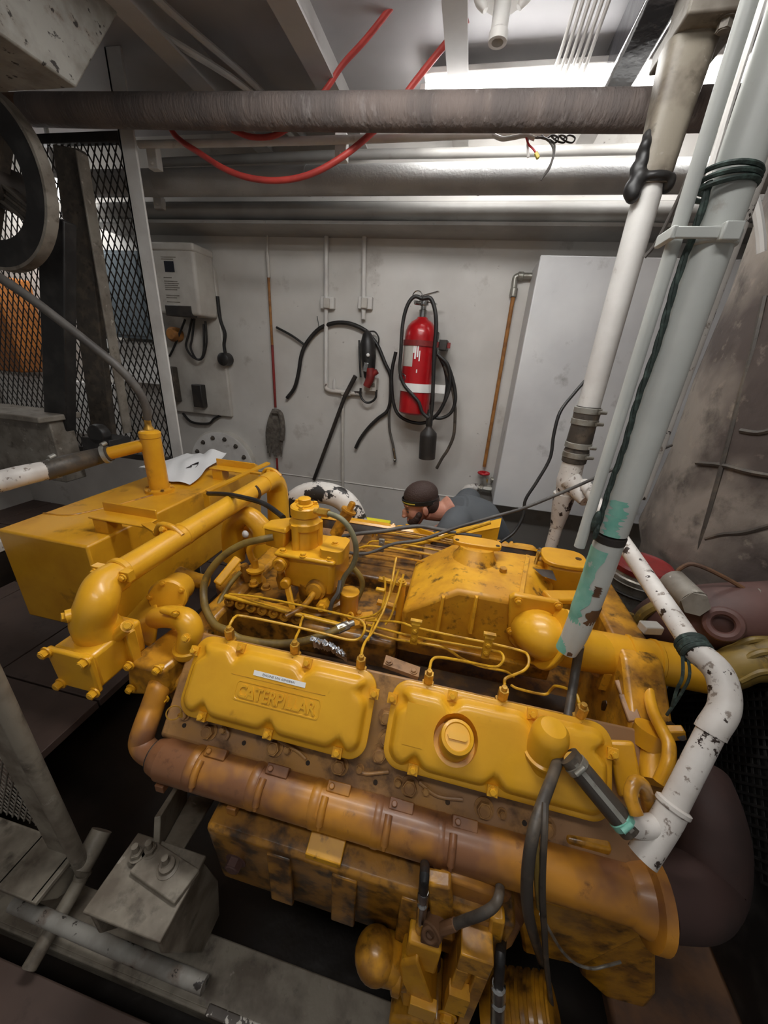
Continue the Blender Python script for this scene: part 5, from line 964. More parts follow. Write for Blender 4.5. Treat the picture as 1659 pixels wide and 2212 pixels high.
fl([F_[5], (1252, 1520, .70), (1245, 1500, .72), (1225, 1488, .74), (1200, 1482, .76), (1190, 1490, .78), (1175, 1500, .78), (1120, 1488, .78), (1104, 1480, .79)])
fl([(790, 1362, .87), (850, 1380, .85), (900, 1388, .83), (950, 1396, .82), (975, 1408, .82), (1000, 1424, .82), (1040, 1440, .82), (1090, 1450, .83), (1110, 1462, .84)])
for pts in (((846, 1255, .97), (838, 1290, .93), (815, 1325, .90), (775, 1336, .90)), ((862, 1228, 1.0), (850, 1265, .97), (836, 1300, .94), (822, 1330, .91), (790, 1340, .90)),
            ((872, 1240, 1.0), (858, 1290, .95), (845, 1330, .92), (832, 1350, .90)), ((828, 1245, .98), (832, 1265, .97), (826, 1310, .93), (806, 1350, .88), (795, 1385, .84))):
    fl(pts)
for y_, px_ in ((.86, 896), (.84, 1052)):
    c_ = W(px_, 1368 if px_ < 1000 else 1398, Y=y_-.035); b = B(); b.obox(c_, X_*.010, V(0, -.012, 0)*.6, Z_*.034); b.cyl(c_+Z_*.034-X_*.012, c_+Z_*.034+X_*.012, .008, n=8); b.hexb(c_+V(0, -.008, .014), -Y_, .006, .005); b.hexb(c_+V(0, -.008, -.014), -Y_, .006, .005); b.obox(c_+V(0, 0, .042), X_*.016, Y_*.006, Z_*.004); build(b, 'line_clamp', 'line', ENG, bevel=.002)
b = B(); b.bar(W(818, 1250, Y=.99), W(878, 1264, Y=.99), .016, .010, side=Z_); b.hexb(W(868, 1256, Y=.99), Z_, .009, .008); build(b, 'line_clamp', 'line', ENG, bevel=.003)
b = B(); b.bar(W(812, 1272, Y=.95), W(832, 1276, Y=.95), .014, .010, side=Z_); build(b, 'line_clamp', 'line', ENG, bevel=.003)
b = B(); b.tube([W(868, 1262, Y=1.0), W(862, 1330, Y=.98), W(850, 1372, Y=.97)], .013, 12); b.bar(W(815, 1300, Y=1.0), W(868, 1316, Y=1.0), .02, .012, side=Z_); build(b, 'line_support', 'yellow', ENG)
for k, y_ in enumerate((1.20, 1.24, 1.28, 1.32, 1.36, 1.40, 1.44)):
    z_ = -.70+.012*math.sin(k*1.9)
    b = B(); b.tube([V(-.34+.01*k, y_, z_-.02), V(-.28, y_, z_), V(-.15, y_+.004, z_+.004), V(.0+.012*k, y_, z_), V(.04+.012*k, y_, z_-.03)], .0042, 8); build(b, 'fuel_line', 'line' if k % 2 else 'ygrime', ENG)
for px_, py__ in ((824, 1178), (775, 1210), (812, 1228)):
    p = W(px_, py__, Y=1.25); b = B(); b.obox(p, X_*.011, Y_*.006, Z_*.028); b.cyl(p+V(0, -.008, .012), p+V(0, .0, .012), .006, n=10); build(b, 'line_tab', 'greypaint', ENG, bevel=.003)
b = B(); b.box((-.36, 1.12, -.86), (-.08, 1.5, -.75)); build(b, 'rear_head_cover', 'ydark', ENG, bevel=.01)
# aftercooler
ac = [V(-.095, .92, -.715), V(.06, .92, -.61), V(.215, .92, -.612), V(.30, .92, -.66), V(.30, .92, -.84), V(-.095, .92, -.84)]
bk = [V(-.095, 1.24, -.72), V(.035, 1.24, -.62), V(.36, 1.24, -.615), V(.42, 1.24, -.66), V(.42, 1.24, -.84), V(-.095, 1.24, -.84)]
b = B(); b.rings([ac, [ac[i].lerp(bk[i], .33) for i in range(6)], [ac[i].lerp(bk[i], .66) for i in range(6)], bk]); af = build(b, 'aftercooler', 'ydirt', ENG, bevel=.014, seg=3)
b = B(); b.box((-.10, .905, -.86), (.36, .935, -.815)); build(b, 'lower_flange', 'ygrime', af, bevel=.005)
for px_ in (950, 1022):
    t0, t1 = W(px_+8, 1290, Y=.914), W(px_-6, 1365, Y=.908); b = B(); b.rings([[t0+V(-.006, .01, 0), t0+V(.006, .01, 0), t0+V(.003, -.004, 0), t0+V(-.003, -.004, 0)], [t1+V(-.011, .015, 0), t1+V(.011, .015, 0), t1+V(.006, -.012, 0), t1+V(-.006, -.012, 0)]]); build(b, 'web', 'yellow', af, bevel=.002)
b = B(); c0 = W(1014, 1190, Y=1.17)
b.rings([[V(c0.x+.02+rx*math.cos(w), 1.15+ry*math.sin(w), z) for w in [2*math.pi*k/28 for k in range(28)]] for z, rx, ry in ((-.66, .085, .11), (-.62, .075, .085), (-.59, .060, .05), (-.575, .058, .038))]); build(b, 'air_inlet_hump', 'ydirt', af)
b = B(); b.rings([[V(c0.x+.02+sx*math.copysign(abs(math.cos(w))**.5, math.cos(w)), 1.17+sy*math.copysign(abs(math.sin(w))**.6, math.sin(w)), z) for w in [2*math.pi*k/28 for k in range(28)]] for z, sx, sy in ((-.578, .082, .032), (-.562, .082, .032))])
inl = build(b, 'inlet_flange', 'yellow', af, bevel=.003)
for s in (-1, 1): build(B().cyl((c0.x+.02+s*.068, 1.155, -.5625), (c0.x+.02+s*.068, 1.155, -.5608), .007, n=12), 'bolt_hole', 'darkoil', inl)
b = B(); b.bar(W(1140, 1200, Y=1.2), W(1124, 1292, Y=.94), .012, .006, side=Z_); build(b, 'top_seam', 'ydirt', af)
b = B(); p = V(.20, 1.08, -.612); b.cyl(p, p+Z_*.012, .012, n=12); build(b, 'top_plug', 'ygrime', af)
b = B(); p = V(.33, 1.10, -.606); b.hull([p+V(-.03, .02, 0), p+V(.03, .03, 0), p+V(.03, -.035, 0), p+V(-.01, -.02, 0), p+V(0, 0, .002)]); build(b, 'bare_spot', 'blackmetal', af)
b = B(); q = W(1215, 1215, Y=1.18); b.hull([q+V(-.05, -.05, -.13), q+V(.055, -.05, -.13), q+V(.055, .05, -.13), q+V(-.05, .05, -.13), q+V(-.055, -.055, .01), q+V(.06, -.055, .01), q+V(.06, .05, .01), q+V(-.055, .05, .01)]); eb = build(b, 'end_bonnet', 'yellow', ENG, bevel=.012, seg=3)
b = B(); b.rings([[q+V(.0+.072*math.copysign(abs(math.cos(w))**.6, math.cos(w)), .062*math.copysign(abs(math.sin(w))**.6, math.sin(w)), z) for w in [2*math.pi*k/24 for k in range(24)]] for z in (.008, .022)]); build(b, 'bonnet_flange', 'yellow', eb, bevel=.003)
build(B().cyl(q+V(.045, .0, .021), q+V(.045, .0, .0235), .010, n=12), 'bolt_hole', 'darkoil', eb)
b = B(); b.cyl(q+V(-.085, -.01, -.05), q+V(-.085, -.01, .035), .006, n=8); b.cyl(q+V(-.075, .02, -.05), q+V(-.075, .02, .03), .006, n=8); build(b, 'stud', 'steel', eb)
# intake elbow on the front of the aftercooler and the pipe to the right
b = B(); fl_ = [W(x, y, Y=.905) for x, y in ((1100, 1292), (1112, 1285), (1212, 1302), (1216, 1318), (1206, 1440), (1190, 1446), (1176, 1438), (1108, 1378), (1098, 1360))]
b.prism(fl_[:3]+[W(1150, 1440, Y=.905), W(1100, 1385, Y=.905)]+fl_[8:], V(0, .02, 0)); el = build(b, 'elbow_flange', 'yellow', ENG, bevel=.005)
fc, fa = W(1188, 1378, Y=.868), (W(1240, 1398, Y=.89)-W(1168, 1372, Y=.872)).normalized(); fu = (Z_-fa*fa.z).normalized(); fv = fa.cross(fu)
b = B(); b.rings([[fc+fa*z+fu*(.090*math.copysign(abs(math.cos(w))**.9, math.cos(w)))+fv*(.076*math.sin(w)) for w in [2*math.pi*k/32 for k in range(32)]] for z in (-.007, .007)]); b.cyl(fc-fa*.007-fu*.082, fc+fa*.007-fu*.082, .016); b.cyl(fc-fa*.007+fu*.082, fc+fa*.007+fu*.082, .016); build(b, 'joint_flange', 'yclean', ENG, bevel=.003)
for x, y in ((1120, 1299), (1103, 1363), (1206, 1308)): build(B().hexb(W(x, y, Y=.903), -Y_, .0085, .009), 'bolt', 'yellow', el)
b = B(); b.tube([W(1155, 1352, Y=.95), W(1157, 1360, Y=.905), W(1168, 1372, Y=.872), W(1195, 1384, Y=.868), W(1240, 1398, Y=.89), W(1320, 1415, Y=.93)], [.068, .068, .063, .060, .058, .056], 28, 8); build(b, 'intake_elbow', 'yclean', ENG)
DA, DB = W(1275, 1403, Y=.92), W(1540, 1452, Y=.93)
b = B(); b.tube([DA, DA.lerp(DB, .5), DB], .056, 30, 4); build(b, 'intake_pipe', 'yellow', ENG)
for q_ in (.30, .52):
    c_ = DA.lerp(DB, q_); dd = (DB-DA).normalized(); b = B(); b.lathe(c_-dd*.006, dd, [(.055, 0), (.060, .003), (.060, .010), (.055, .013)], 30); build(b, 'pipe_bead', 'yellow', ENG)
c_ = DA.lerp(DB, .54); dd = (DB-DA).normalized(); b = B(); b.tube([c_, c_.lerp(DB, .5), DB+dd*.002], .058, 30, 3); build(b, 'rubber_coupling', 'yellow', ENG)
b = B(); b.bar(W(1270, 1290, Y=1.05), W(1180, 1290, Y=1.0), .05, .02, side=Z_); build(b, 'mounting_ear', 'yellow', ENG, bevel=.005)
# right end of the engine: brackets, tubes, flywheel housing
b = B(); b.prism([(.50, y, z) for y, z in ((.62, -.86), (.86, -.68), (1.3, -.68), (1.54, -.86), (1.54, -1.4), (.56, -1.4))], X_*.10); build(b, 'flywheel_housing', 'ygrime', ENG, bevel=.012)
b = B(); b.tube([W(1405, 1470, Y=.84), W(1402, 1500, Y=.80), W(1412, 1540, Y=.74), W(1432, 1580, Y=.68), W(1445, 1610, Y=.65), W(1442, 1650, Y=.62), W(1425, 1690, Y=.60)], .013, 14); build(b, 'drain_tube', 'yellow', ENG)
b = B(); b.prism([W(1390, 1582, Y=.70), W(1482, 1582, Y=.70), W(1485, 1600, Y=.70), W(1395, 1606, Y=.70)], V(0, .02, .0)); rb = build(b, 'tube_bracket', 'yellow', ENG, bevel=.003)
build(B().cyl(W(1472, 1592, Y=.7005), W(1472, 1592, Y=.6985), .008, n=12), 'bolt_hole', 'darkoil', rb)
b = B(); b.tube([W(1405, 1600, Y=.70), W(1408, 1640, Y=.67), W(1412, 1690, Y=.63)], .028, 18); b.lathe(W(1402, 1590, Y=.70), V(.1, .3, 1), [(.034, -.02), (.034, .02)], 18); build(b, 'oil_filler_tube', 'yellow', ENG)
b = B(); b.bar(W(1350, 1500, Y=.80), W(1372, 1560, Y=.74), .03, .012, side=Y_); b.bar(W(1335, 1470, Y=.84), W(1365, 1545, Y=.76), .018, .014, side=Y_); build(b, 'end_bracket', 'head', ENG, bevel=.003)
b = B(); b.bar(W(1340, 1600, Y=.66), W(1362, 1720, Y=.60), .05, .02, side=Y_); build(b, 'end_bracket', 'yellow', ENG, bevel=.006)
b = B(); b.tube([W(1375, 1760, Y=.50), W(1362, 1720, Y=.52), W(1372, 1690, Y=.54), W(1392, 1700, Y=.55), W(1402, 1750, Y=.55)], .012, 12); build(b, 'lifting_bracket', 'ygrime', ENG)
b = B(); b.lathe(W(1300, 1435, Y=.95), V(-.3, -.5, .3), [(.022, 0), (.022, .06), (.03, .065)], 16); b.hexb(W(1345, 1475, Y=.86), V(.6, -.6, 0), .01, .014); b.obox(W(1320, 1460, Y=.90), X_*.035, Y_*.03, Z_*.03); build(b, 'end_fitting', 'ygrime', ENG, bevel=.004)
b = B()
for k in range(6): p = W(1320+22*k, 1520+9*k, Y=.86-.02*k); b.lathe(p-Z_*.03, V(.2*(k % 3-1), -.3, 1), [(.018, 0), (.02, .03), (.012, .05)], 6 if k % 2 else 14)
build(b, 'sensor_cluster', 'darkoil', ENG)
b = B(); b.bar(W(1215, 1800, Y=.56), W(1310, 1822, Y=.56), .05, .05, side=Y_); b.obox(W(1330, 1830, Y=.58), X_*.05, Y_*.03, Z_*.05); build(b, 'foot_bracket', 'ygrime', ENG, bevel=.006)
b = B(); b.bar(W(830, 1428, Y=.74), W(905, 1455, Y=.74), .035, .012, side=Z_); b.hexb(W(840, 1430, Y=.735), Z_, .008, .006); b.hexb(W(893, 1450, Y=.735), Z_, .008, .006); build(b, 'link_plate', 'head', ENG, bevel=.003)
# =============================================================== COOLANT TANK AT THE LEFT END
t = thing('coolant_tank', 'yellow box-shaped coolant tank at the left end of the engine', 'tank', (-1.37, 1.4, -1.05))
b = B(); b.box((-1.57, .865, -1.04), (-1.18, 1.98, -.66)); build(b, 'body', 'yellow', t, bevel=.008)
b = B(); b.tube([(-1.56, 1.02, -.659), (-1.45, 1.05, -.659), (-1.38, 1.2, -.659), (-1.34, 1.34, -.659)], .004, 6); build(b, 'weld_bead', 'ygrime', t)
b = B(); b.hexb((-1.18, 1.17, -.715), X_, .010, .012); build(b, 'plug', 'yclean', t)
rb = V(-1.355, 1.39, -.66); rt = W(322, 930, Y=1.39).z
fn = None
b = B(); b.lathe(rb, Z_, [(.042, 0), (.042, rt-rb.z-.03), (.0445, rt-rb.z-.028), (.0445, rt-rb.z-.008), (.036, rt-rb.z), (.015, rt-rb.z+.004)], 32); fn = build(b, 'filler_neck', 'yellow', t)
b = B(); b.lathe(rb, Z_, [(.062, 0), (.062, .014), (.044, .018)], 32); build(b, 'base_flange', 'yellow', fn)
for k in range(6): a = .4+k*math.pi/3; build(B().hexb(rb+V(.053*math.cos(a), .053*math.sin(a), .014), Z_, .007, .008), 'bolt', 'ygrime', fn)
b = B(); b.lathe(V(rb.x, rb.y, rt), Z_, [(.022, 0), (.020, .012), (.014, .02), (.013, .05), (.016, .052), (.016, .062), (.011, .064), (.011, .075)], 16); build(b, 'hose_barb', 'brass', fn)
sp0 = V(rb.x, rb.y, W(318, 956, Y=1.39).z); sp1 = W(226, 982, Y=1.29)
b = B(); b.tube([sp0, sp0.lerp(sp1, .5), sp1], .027, 22, 3); build(b, 'side_pipe', 'yellow', fn)
# angle brackets carrying the crossover pipe
for lab, pts in (('', ((205, 1112), (318, 1150), (310, 1092), (213, 1078))),):
    pass
def tank_bracket(y0):
    b = B(); z = -.606
    b.box((-1.26, y0-.03, z), (-1.03, y0+.04, z+.007)); b.box((-1.26, y0+.034, z), (-1.03, y0+.041, z+.042)); b.box((-1.25, y0-.025, -.662), (-1.19, y0+.035, z))
    o = build(b, 'bracket', 'yellow', t, bevel=.003)
    b = B(); b.bar((-1.04, y0-.005, z+.004), (-.915, y0-.085, -.572), .03, .008, side=Z_); b.tube([(-.925, y0-.085, -.585), (-.895, y0-.09, -.545), (-.855, y0-.09, -.545), (-.82, y0-.09, -.57)], .010, 10); b.hexb((-.875, y0-.10, -.553), V(0, -1, .6), .010, .012); build(b, 'pipe_hanger', 'yellow', o)
tank_bracket(.985); tank_bracket(1.66)
b = B(); b.bar(W(448, 1062, Y=1.42), W(580, 1000, Y=1.75), .03, .008, side=Z_); build(b, 'tie_strip', 'yellow', t)
b = B(); b.bar(W(446, 1066, Y=1.42), W(450, 1100, Y=1.42), .03, .01, side=Y_); build(b, 'tie_foot', 'yellow', t)
# rubber hose and old white pipe feeding the filler neck
hp = [sp1+(sp0-sp1)*.12, sp1+(sp1-sp0)*.25, W(150, 1002, Y=1.14), W(95, 1018, Y=1.06)]
t2 = thing('rubber_hose', 'stained grey-brown rubber hose clamped to the side pipe of the tank neck', 'hose', hp[2])
b = B(); b.tube(hp, [.033, .036, .038, .038], 24); build(b, 'hose', 'greydark', t2)
d = (hp[1]-hp[0]).normalized()
for c in (hp[0]+d*.02, hp[2].lerp(hp[3], .6)):
    b = B(); b.lathe(c-d*.008, d, [(.036, 0), (.040, .001), (.040, .015), (.036, .016)], 26); b.cyl(c+Z_*.043-Y_*.01, c+Z_*.048+Y_*.014, .009, n=10); build(b, 'hose_clamp', 'galv', t2)
hp2 = [hp[3].lerp(hp[2], .25), W(45, 1028, Y=.99), W(-10, 1042, Y=.93), W(-120, 1065, Y=.80)]
b = B(); b.tube(hp2, [.035, .037, .038, .038], 24); tag(build(b, 'old_pipe', 'whitechip'), 'chipped white pipe end coming in from the left edge to the rubber hose', 'pipe')
# paper and spectacles on the tank
rnd = random.Random(4); b = B(); nx, ny = 22, 16
cs = [W(292, 1002, Z=-.655), W(388, 1048, Z=-.655), W(480, 975, Z=-.655), W(418, 970, Z=-.655)]
cs = [V(-1.60, 1.53, .035), V(-1.27, 1.475, 0), V(-1.37, 1.93, .045), V(-1.62, 1.91, .02)]
g = []
for j in range(ny+1):
    row = []
    for i in range(nx+1):
        u, v = i/nx, j/ny; p = (cs[0]*(1-u)+cs[1]*u)*(1-v)+(cs[3]*(1-u)+cs[2]*u)*v
        z = -.652+.006*math.sin(u*7+v*3)*math.sin(v*6+1)+.004*math.sin(u*17+v*9)+.004+p.z+.022*max(0, v-.62)*2.6*max(0, math.sin(u*6.0-2.6))
        p += V(.012*math.sin(v*9), .012*math.sin(u*8), 0); p.z = max(z, -.6545); row.append(p)
    g.append(b.vs(row))
for j in range(ny):
    for i in range(nx): b.face((g[j][i], g[j][i+1], g[j+1][i+1], g[j+1][i]))
tag(build(b, 'paper_sheet', 'paper'), 'crumpled white paper sheet lying on the yellow tank', 'paper')
gl = V(-1.425, 1.70, -.628); t3 = thing('spectacles', 'pair of dark-framed spectacles lying on the white paper', 'glasses', gl)
d = V(-.12, .99, .04).normalized(); s = V(.99, .12, 0)
for k in (-1, 1):
    b = B(); c = gl+d*.034*k; b.torus(c, V(-.5, 0, .86), .024, .0022, 26, 6); build(b, 'lens_rim', 'black', t3)
    b = B(); b.lathe(c, V(-.5, 0, .86), [(.023, -.0006), (.023, .0006)], 24); build(b, 'lens', 'screen', t3)
    b = B(); b.tube([gl+d*.06*k, gl+d*.05*k+s*.012-Z_*.002, gl+d*.0*k+s*(.022+.006*k)-Z_*.004, gl-d*.06*k+s*(.020+.006*k)-Z_*.006], .0022, 6); build(b, 'temple', 'black', t3)
b = B(); b.tube([gl-d*.011, gl+Z_*.004, gl+d*.011], .0022, 6); build(b, 'bridge', 'black', t3)
# =============================================================== HOSES AND LOOSE THINGS ON THE ENGINE
Y2 = lambda pts: [W(x, y, Y=yy) for x, y, yy in pts]
wire(Y2([(590, 1160, .95), (560, 1166, .93), (525, 1175, .92), (490, 1195, .90), (462, 1222, .88), (443, 1255, .86), (440, 1290, .83), (447, 1322, .79), (465, 1350, .76), (490, 1362, .75), (515, 1378, .745), (545, 1385, .745), (580, 1390, .75), (620, 1390, .76), (660, 1384, .77), (700, 1372, .79), (730, 1360, .81), (748, 1352, .83)]), .0115, 'oldhose', 'fuel_hose', 'stained yellow hose looping down round the left of the fuel pump', 'hose', n=14)
b = B(); p, q = W(728, 1360, Y=.81), W(752, 1350, Y=.835); b.cyl(p, q, .014, n=8); b.cyl(q, q+(q-p)*.5, .009, n=10); tag(build(b, 'hose_coupling', 'galv'), 'metal coupling at the right end of the looping yellow hose', 'coupling')
wire(Y2([(684, 1104, .97), (712, 1110, .96), (738, 1122, .95), (757, 1145, .95), (768, 1175, .95), (768, 1205, .95), (758, 1228, .95), (745, 1245, .95), (735, 1270, .94), (728, 1292, .93)]), .0085, 'greenhose', 'fuel_hose', 'grey-green hose arching right from the top of the governor', 'hose', n=14)
b = B(); p, q = W(680, 1104, Y=.97), W(710, 1109, Y=.96); b.cyl(p, p.lerp(q, .3), .009, n=12); b.cyl(p.lerp(q, .3), q, .0135, n=6); tag(build(b, 'hose_coupling', 'brass'), 'brass coupling at the top of the governor hose', 'coupling')
wire(Y2([(728, 1172, 1.12), (732, 1200, 1.06), (728, 1225, 1.03), (722, 1262, 1.0)]), .010, 'greydark', 'hose', 'short dark hose close behind the governor', 'hose', n=12)
wire(Y2([(764, 1228, .98), (778, 1245, .98), (783, 1265, .98), (776, 1285, .97), (768, 1300, .96)]), .009, 'oldhose', 'hose', 'short brown hose curving down to the filter bowl', 'hose', n=12)
wire(Y2([(735, 1255, .93), (730, 1280, .90), (718, 1300, .88), (712, 1325, .87)]), .007, 'greydark', 'hose', 'thin dark hose in front of the governor foot', 'hose')
wire(Y2([(450, 1066, 1.30), (490, 1068, 1.22), (535, 1077, 1.15), (570, 1088, 1.12), (600, 1108, 1.08), (612, 1118, 1.05)]), .0095, 'black', 'cable_conduit', 'black conduit crossing over the yellow crossover pipe to the governor', 'cable', n=12)
wire(Y2([(735, 1160, 1.30), (780, 1152, 1.32), (830, 1147, 1.34), (870, 1140, 1.36), (910, 1137, 1.38), (950, 1144, 1.38), (990, 1152, 1.38), (1040, 1160, 1.36)]), .0085, 'greyhose', 'hose', 'grey hose arching in front of the man behind the engine', 'hose', n=12)
wire(Y2([(455, 1370, .76), (462, 1330, .82), (480, 1290, .88), (500, 1258, .93), (520, 1235, .96)]), .008, 'oldhose', 'hose', 'thin yellow-brown hose running up beside the looping yellow hose', 'hose', n=12)
rnd = random.Random(11); b = B(); c = W(712, 1398, Y=.735); nx, ny = 26, 12; g = []
for j in range(ny+1):
    row = []
    for i in range(nx+1):
        u, v = i/nx-.5, j/ny-.5; e = .5-abs(v)
        row.append(c+V(.098*u+rnd.uniform(-.002, .002), .03*v-.02*abs(u), -.012+.050*e+.012*rnd.random()-.05*v-.03*u))
    g.append(b.vs(row))
for j in range(ny):
    for i in range(nx): b.face((g[j][i], g[j][i+1], g[j+1][i+1], g[j+1][i]))
tag(build(b, 'foil_scrap', 'foil', ang=20), 'crumpled silver foil scrap lying behind the left valve cover', 'foil')
b = B(); b.tube([W(616, 1180, Y=1.78), W(618, 1120, Y=1.78), W(632, 1087, Y=1.78), W(665, 1066, Y=1.78), W(708, 1066, Y=1.78), W(746, 1084, Y=1.78), W(768, 1120, Y=1.78), W(774, 1165, Y=1.78), W(774, 1240, Y=1.78)], .060, 26, 6)
tag(build(b, 'arched_pipe', 'whiteblack', ang=60), 'arched pipe with flaking white paint behind the governor', 'pipe')
t = thing('tool_box', 'yellow and red box on the deck behind the white arched pipe', 'box', W(805, 1180, Y=1.85))
p = W(806, 1150, Y=1.85); b = B(); b.obox(p+Z_*.03, X_*.09, Y_*.06, Z_*.035); build(b, 'lid', 'signyel', t, bevel=.006)
b = B(); b.obox(p-Z_*.07, X_*.10, Y_*.065, Z_*.065); build(b, 'body', 'redlid', t, bevel=.006)
b = B(); b.box((p.x-.3, 1.75, -1.6), (p.x+.15, 2.05, p.z-.135)); tag(build(b, 'deck_step', 'blackmetal', bevel=.01), 'dark step under the yellow and red box', 'step')
t = thing('angle_bar', 'yellow angle-steel bar lying across the back of the engine', 'bar', W(950, 1170, Y=1.5))
a, c_ = W(770, 1200, Y=1.62), W(1080, 1138, Y=1.42)
b = B(); d = (c_-a); b.prism([a, c_, c_-Z_*.085, a-Z_*.03], Y_*.008); b.prism([a, c_, c_+V(.01, .07, .012), a+V(.01, .03, .004)], -Z_*.008); build(b, 'angle', 'yclean', t, bevel=.002)
b = B(); a, c_ = W(876, 1132, Y=1.72), W(965, 1160, Y=1.60); b.prism([a, c_, c_-Z_*.09, a-Z_*.09], Y_*.01); b.bar(a-Z_*.05, c_-Z_*.03, .02, .012, side=Z_); tag(build(b, 'end_plate', 'yclean', bevel=.003), 'short yellow plate in front of the man, left of the angle bar', 'plate')
wire(Y2([(835, 1190, 1.35), (860, 1188, 1.37), (880, 1180, 1.38), (930, 1168, 1.38), (990, 1150, 1.38), (1060, 1128, 1.38)]), .008, 'line', 'conduit', 'yellow-painted conduit lying on the angle bar', 'conduit')
# =============================================================== BELOW THE MANIFOLD
t = thing('sea_water_pump', 'chipped yellow pump and valve assembly at the bottom of the picture', 'pump', (.08, .40, -1.6))
V3 = lambda x, y, Y=.40: W(x, y, Y=Y)
b = B(); p = V3(812, 2062, .39); b.ball(p, .050, (1, 1, 1), 24, 16); b.tube([p+V(.0, 0, 0), V3(850, 2072, .40), V3(880, 2080, .41)], .046, 24); build(b, 'elbow', 'ygrime', t)
b = B(); q = V3(862, 2075, .405); b.lathe(q, X_, [(.050, -.012), (.056, -.008), (.056, .008), (.050, .012)], 26); build(b, 'collar', 'ygrime', t)
b = B(); b.hull([V3(872, 2040)+V(0, dy, 0) for dy in (-.03, .04)]+[V3(905, 2032)+V(0, dy, 0) for dy in (-.03, .04)]+[V3(945, 2130)+V(0, dy, 0) for dy in (-.04, .05)]+[V3(876, 2120)+V(0, dy, 0) for dy in (-.04, .05)]+[V3(858, 2090)+V(0, dy, 0) for dy in (-.02, .03)]); build(b, 'valve_body', 'ydirt', t, bevel=.008)
b = B(); c = V3(915, 2030, .41); b.obox(c, X_*.036, Y_*.03, Z_*.055); build(b, 'valve_tower', 'ydirt', t, bevel=.006)
b = B(); b.hull([V3(848, 2135)+V(0, dy, 0) for dy in (-.05, .06)]+[V3(952, 2140)+V(0, dy, 0) for dy in (-.05, .06)]+[V3(845, 2260)+V(0, dy, 0) for dy in (-.06, .06)]+[V3(990, 2260)+V(0, dy, 0) for dy in (-.06, .06)]); build(b, 'lower_body', 'ygrime', t, bevel=.012)
b = B(); b.obox(V3(912, 2175, .36), X_*.03, Y_*.01, Z_*.03); b.hexb(V3(965, 2195, .37), -Y_, .018, .014); build(b, 'side_plate', 'yellow', t, bevel=.004)
b = B(); p, q = W(911, 1985, Y=.405), W(905, 2030, Y=.41); b.cyl(p, q, .011, .015, n=14); build(b, 'nipple', 'ygrime', t)
b = B(); p, q = W(915, 1925, Y=.405), W(909, 1988, Y=.405); b.lathe(p, q-p, [(.010, 0), (.012, .004), (.012, .028), (.007, .032), (.007, .045), (.011, .048), (.011, (q-p).length)], 14); build(b, 'hose_end', 'steel', t)
wire([W(920, 1830, Y=.54), W(918, 1862, Y=.46), W(917, 1890, Y=.41), W(914, 1930, Y=.405)], .010, 'black', 'hose', 'short black hose dropping from the manifold to the pump', 'hose', n=12)
t = thing('oil_filter_base', 'browned yellow cast filter housing under the manifold at the bottom centre', 'filter housing', (.17, .47, -1.6))
b = B(); b.hull([W(948, 1890, Y=.44), W(1040, 1920, Y=.44), W(1100, 1935, Y=.46), W(1135, 2000, Y=.46), W(1110, 2045, Y=.46), W(1060, 2080, Y=.44), W(960, 2040, Y=.44)]+[W(948, 1890, Y=.44)+V(0, .2, 0), W(1100, 1935, Y=.46)+V(0, .2, 0), W(1135, 2000, Y=.46)+V(0, .2, 0), W(1060, 2080, Y=.44)+V(0, .2, -.1), W(960, 2040, Y=.44)+V(0, .2, -.1)]); build(b, 'casting', 'manifold', t, bevel=.012, seg=3)
b = B(); b.bar(W(948, 1895, Y=.425), W(960, 2010, Y=.425), .05, .03, side=Y_); build(b, 'web', 'ygrime', t, bevel=.006)
b = B(); x0, x1 = W(970, 2100, Y=.40).x, W(1042, 2100, Y=.40).x; zt = W(1000, 2018, Y=.40).z
b.box((x0, .37, -1.55), (x0+.026, .47, zt-.0705)); b.box((x1-.026, .37, -1.55), (x1, .47, zt-.0705)); b.box((x0, .37, zt-.07), (x1, .47, zt)); b.box((x0+.0265, .43, -1.55), (x1-.0265, .469, zt-.0708)); build(b, 'bracket_arch', 'ygrime', t, bevel=.003)
b = B(); xm_ = (x0+x1)/2; b.cyl((xm_, .395, zt-.24), (xm_, .395, zt-.09), .013, n=14); b.obox(V(x0+.02, .37, zt-.20), X_*.022, Y_*.012, Z_*.045); build(b, 'spindle', 'ydirt', t)
b = B(); b.cyl(W(940, 2035, Y=.44), W(938, 2130, Y=.44), .015, n=16); b.cyl(W(938, 2130, Y=.44), W(937, 2150, Y=.44), .012, n=12); build(b, 'link_tube', 'rustpipe', t)
b = B(); b.bar(W(1075, 1970, Y=.43), W(1058, 2070, Y=.43), .03, .03, side=Y_); build(b, 'rib', 'ygrime', t, bevel=.006)
wire([W(1080, 1870, Y=.56), W(1080, 1905, Y=.47), W(1078, 1935, Y=.425), W(1066, 1958, Y=.41), W(1040, 1975, Y=.40), W(1005, 1988, Y=.40), W(960, 2005, Y=.40)], .0095, 'greydark', 'hose', 'stained hose curving to a crimped end over the filter housing', 'hose', n=12)
b = B(); p = W(932, 2008, Y=.395); b.cyl(p+V(.012, .02, 0), p+V(-.002, -.008, .004), .024, n=18); b.torus(p+V(-.003, -.010, .005), V(-.1, -.8, .5), .013, .006, 18, 6); b.bar(p, W(925, 2040, Y=.41), .04, .03, side=Y_); b.cyl(W(948, 2008, Y=.395), W(985, 1996, Y=.40), .0125, n=6); tag(build(b, 'banjo_fitting', 'rustend', bevel=.003), 'round brown banjo fitting on the end of the stained hose', 'fitting')
t = thing('alternator', 'yellow finned alternator body cut by the bottom edge', 'alternator', (.33, .42, -1.5))
ac0, ac1 = W(1050, 2190, Y=.44), W(1205, 2215, Y=.44); ax = (ac1-ac0).normalized()
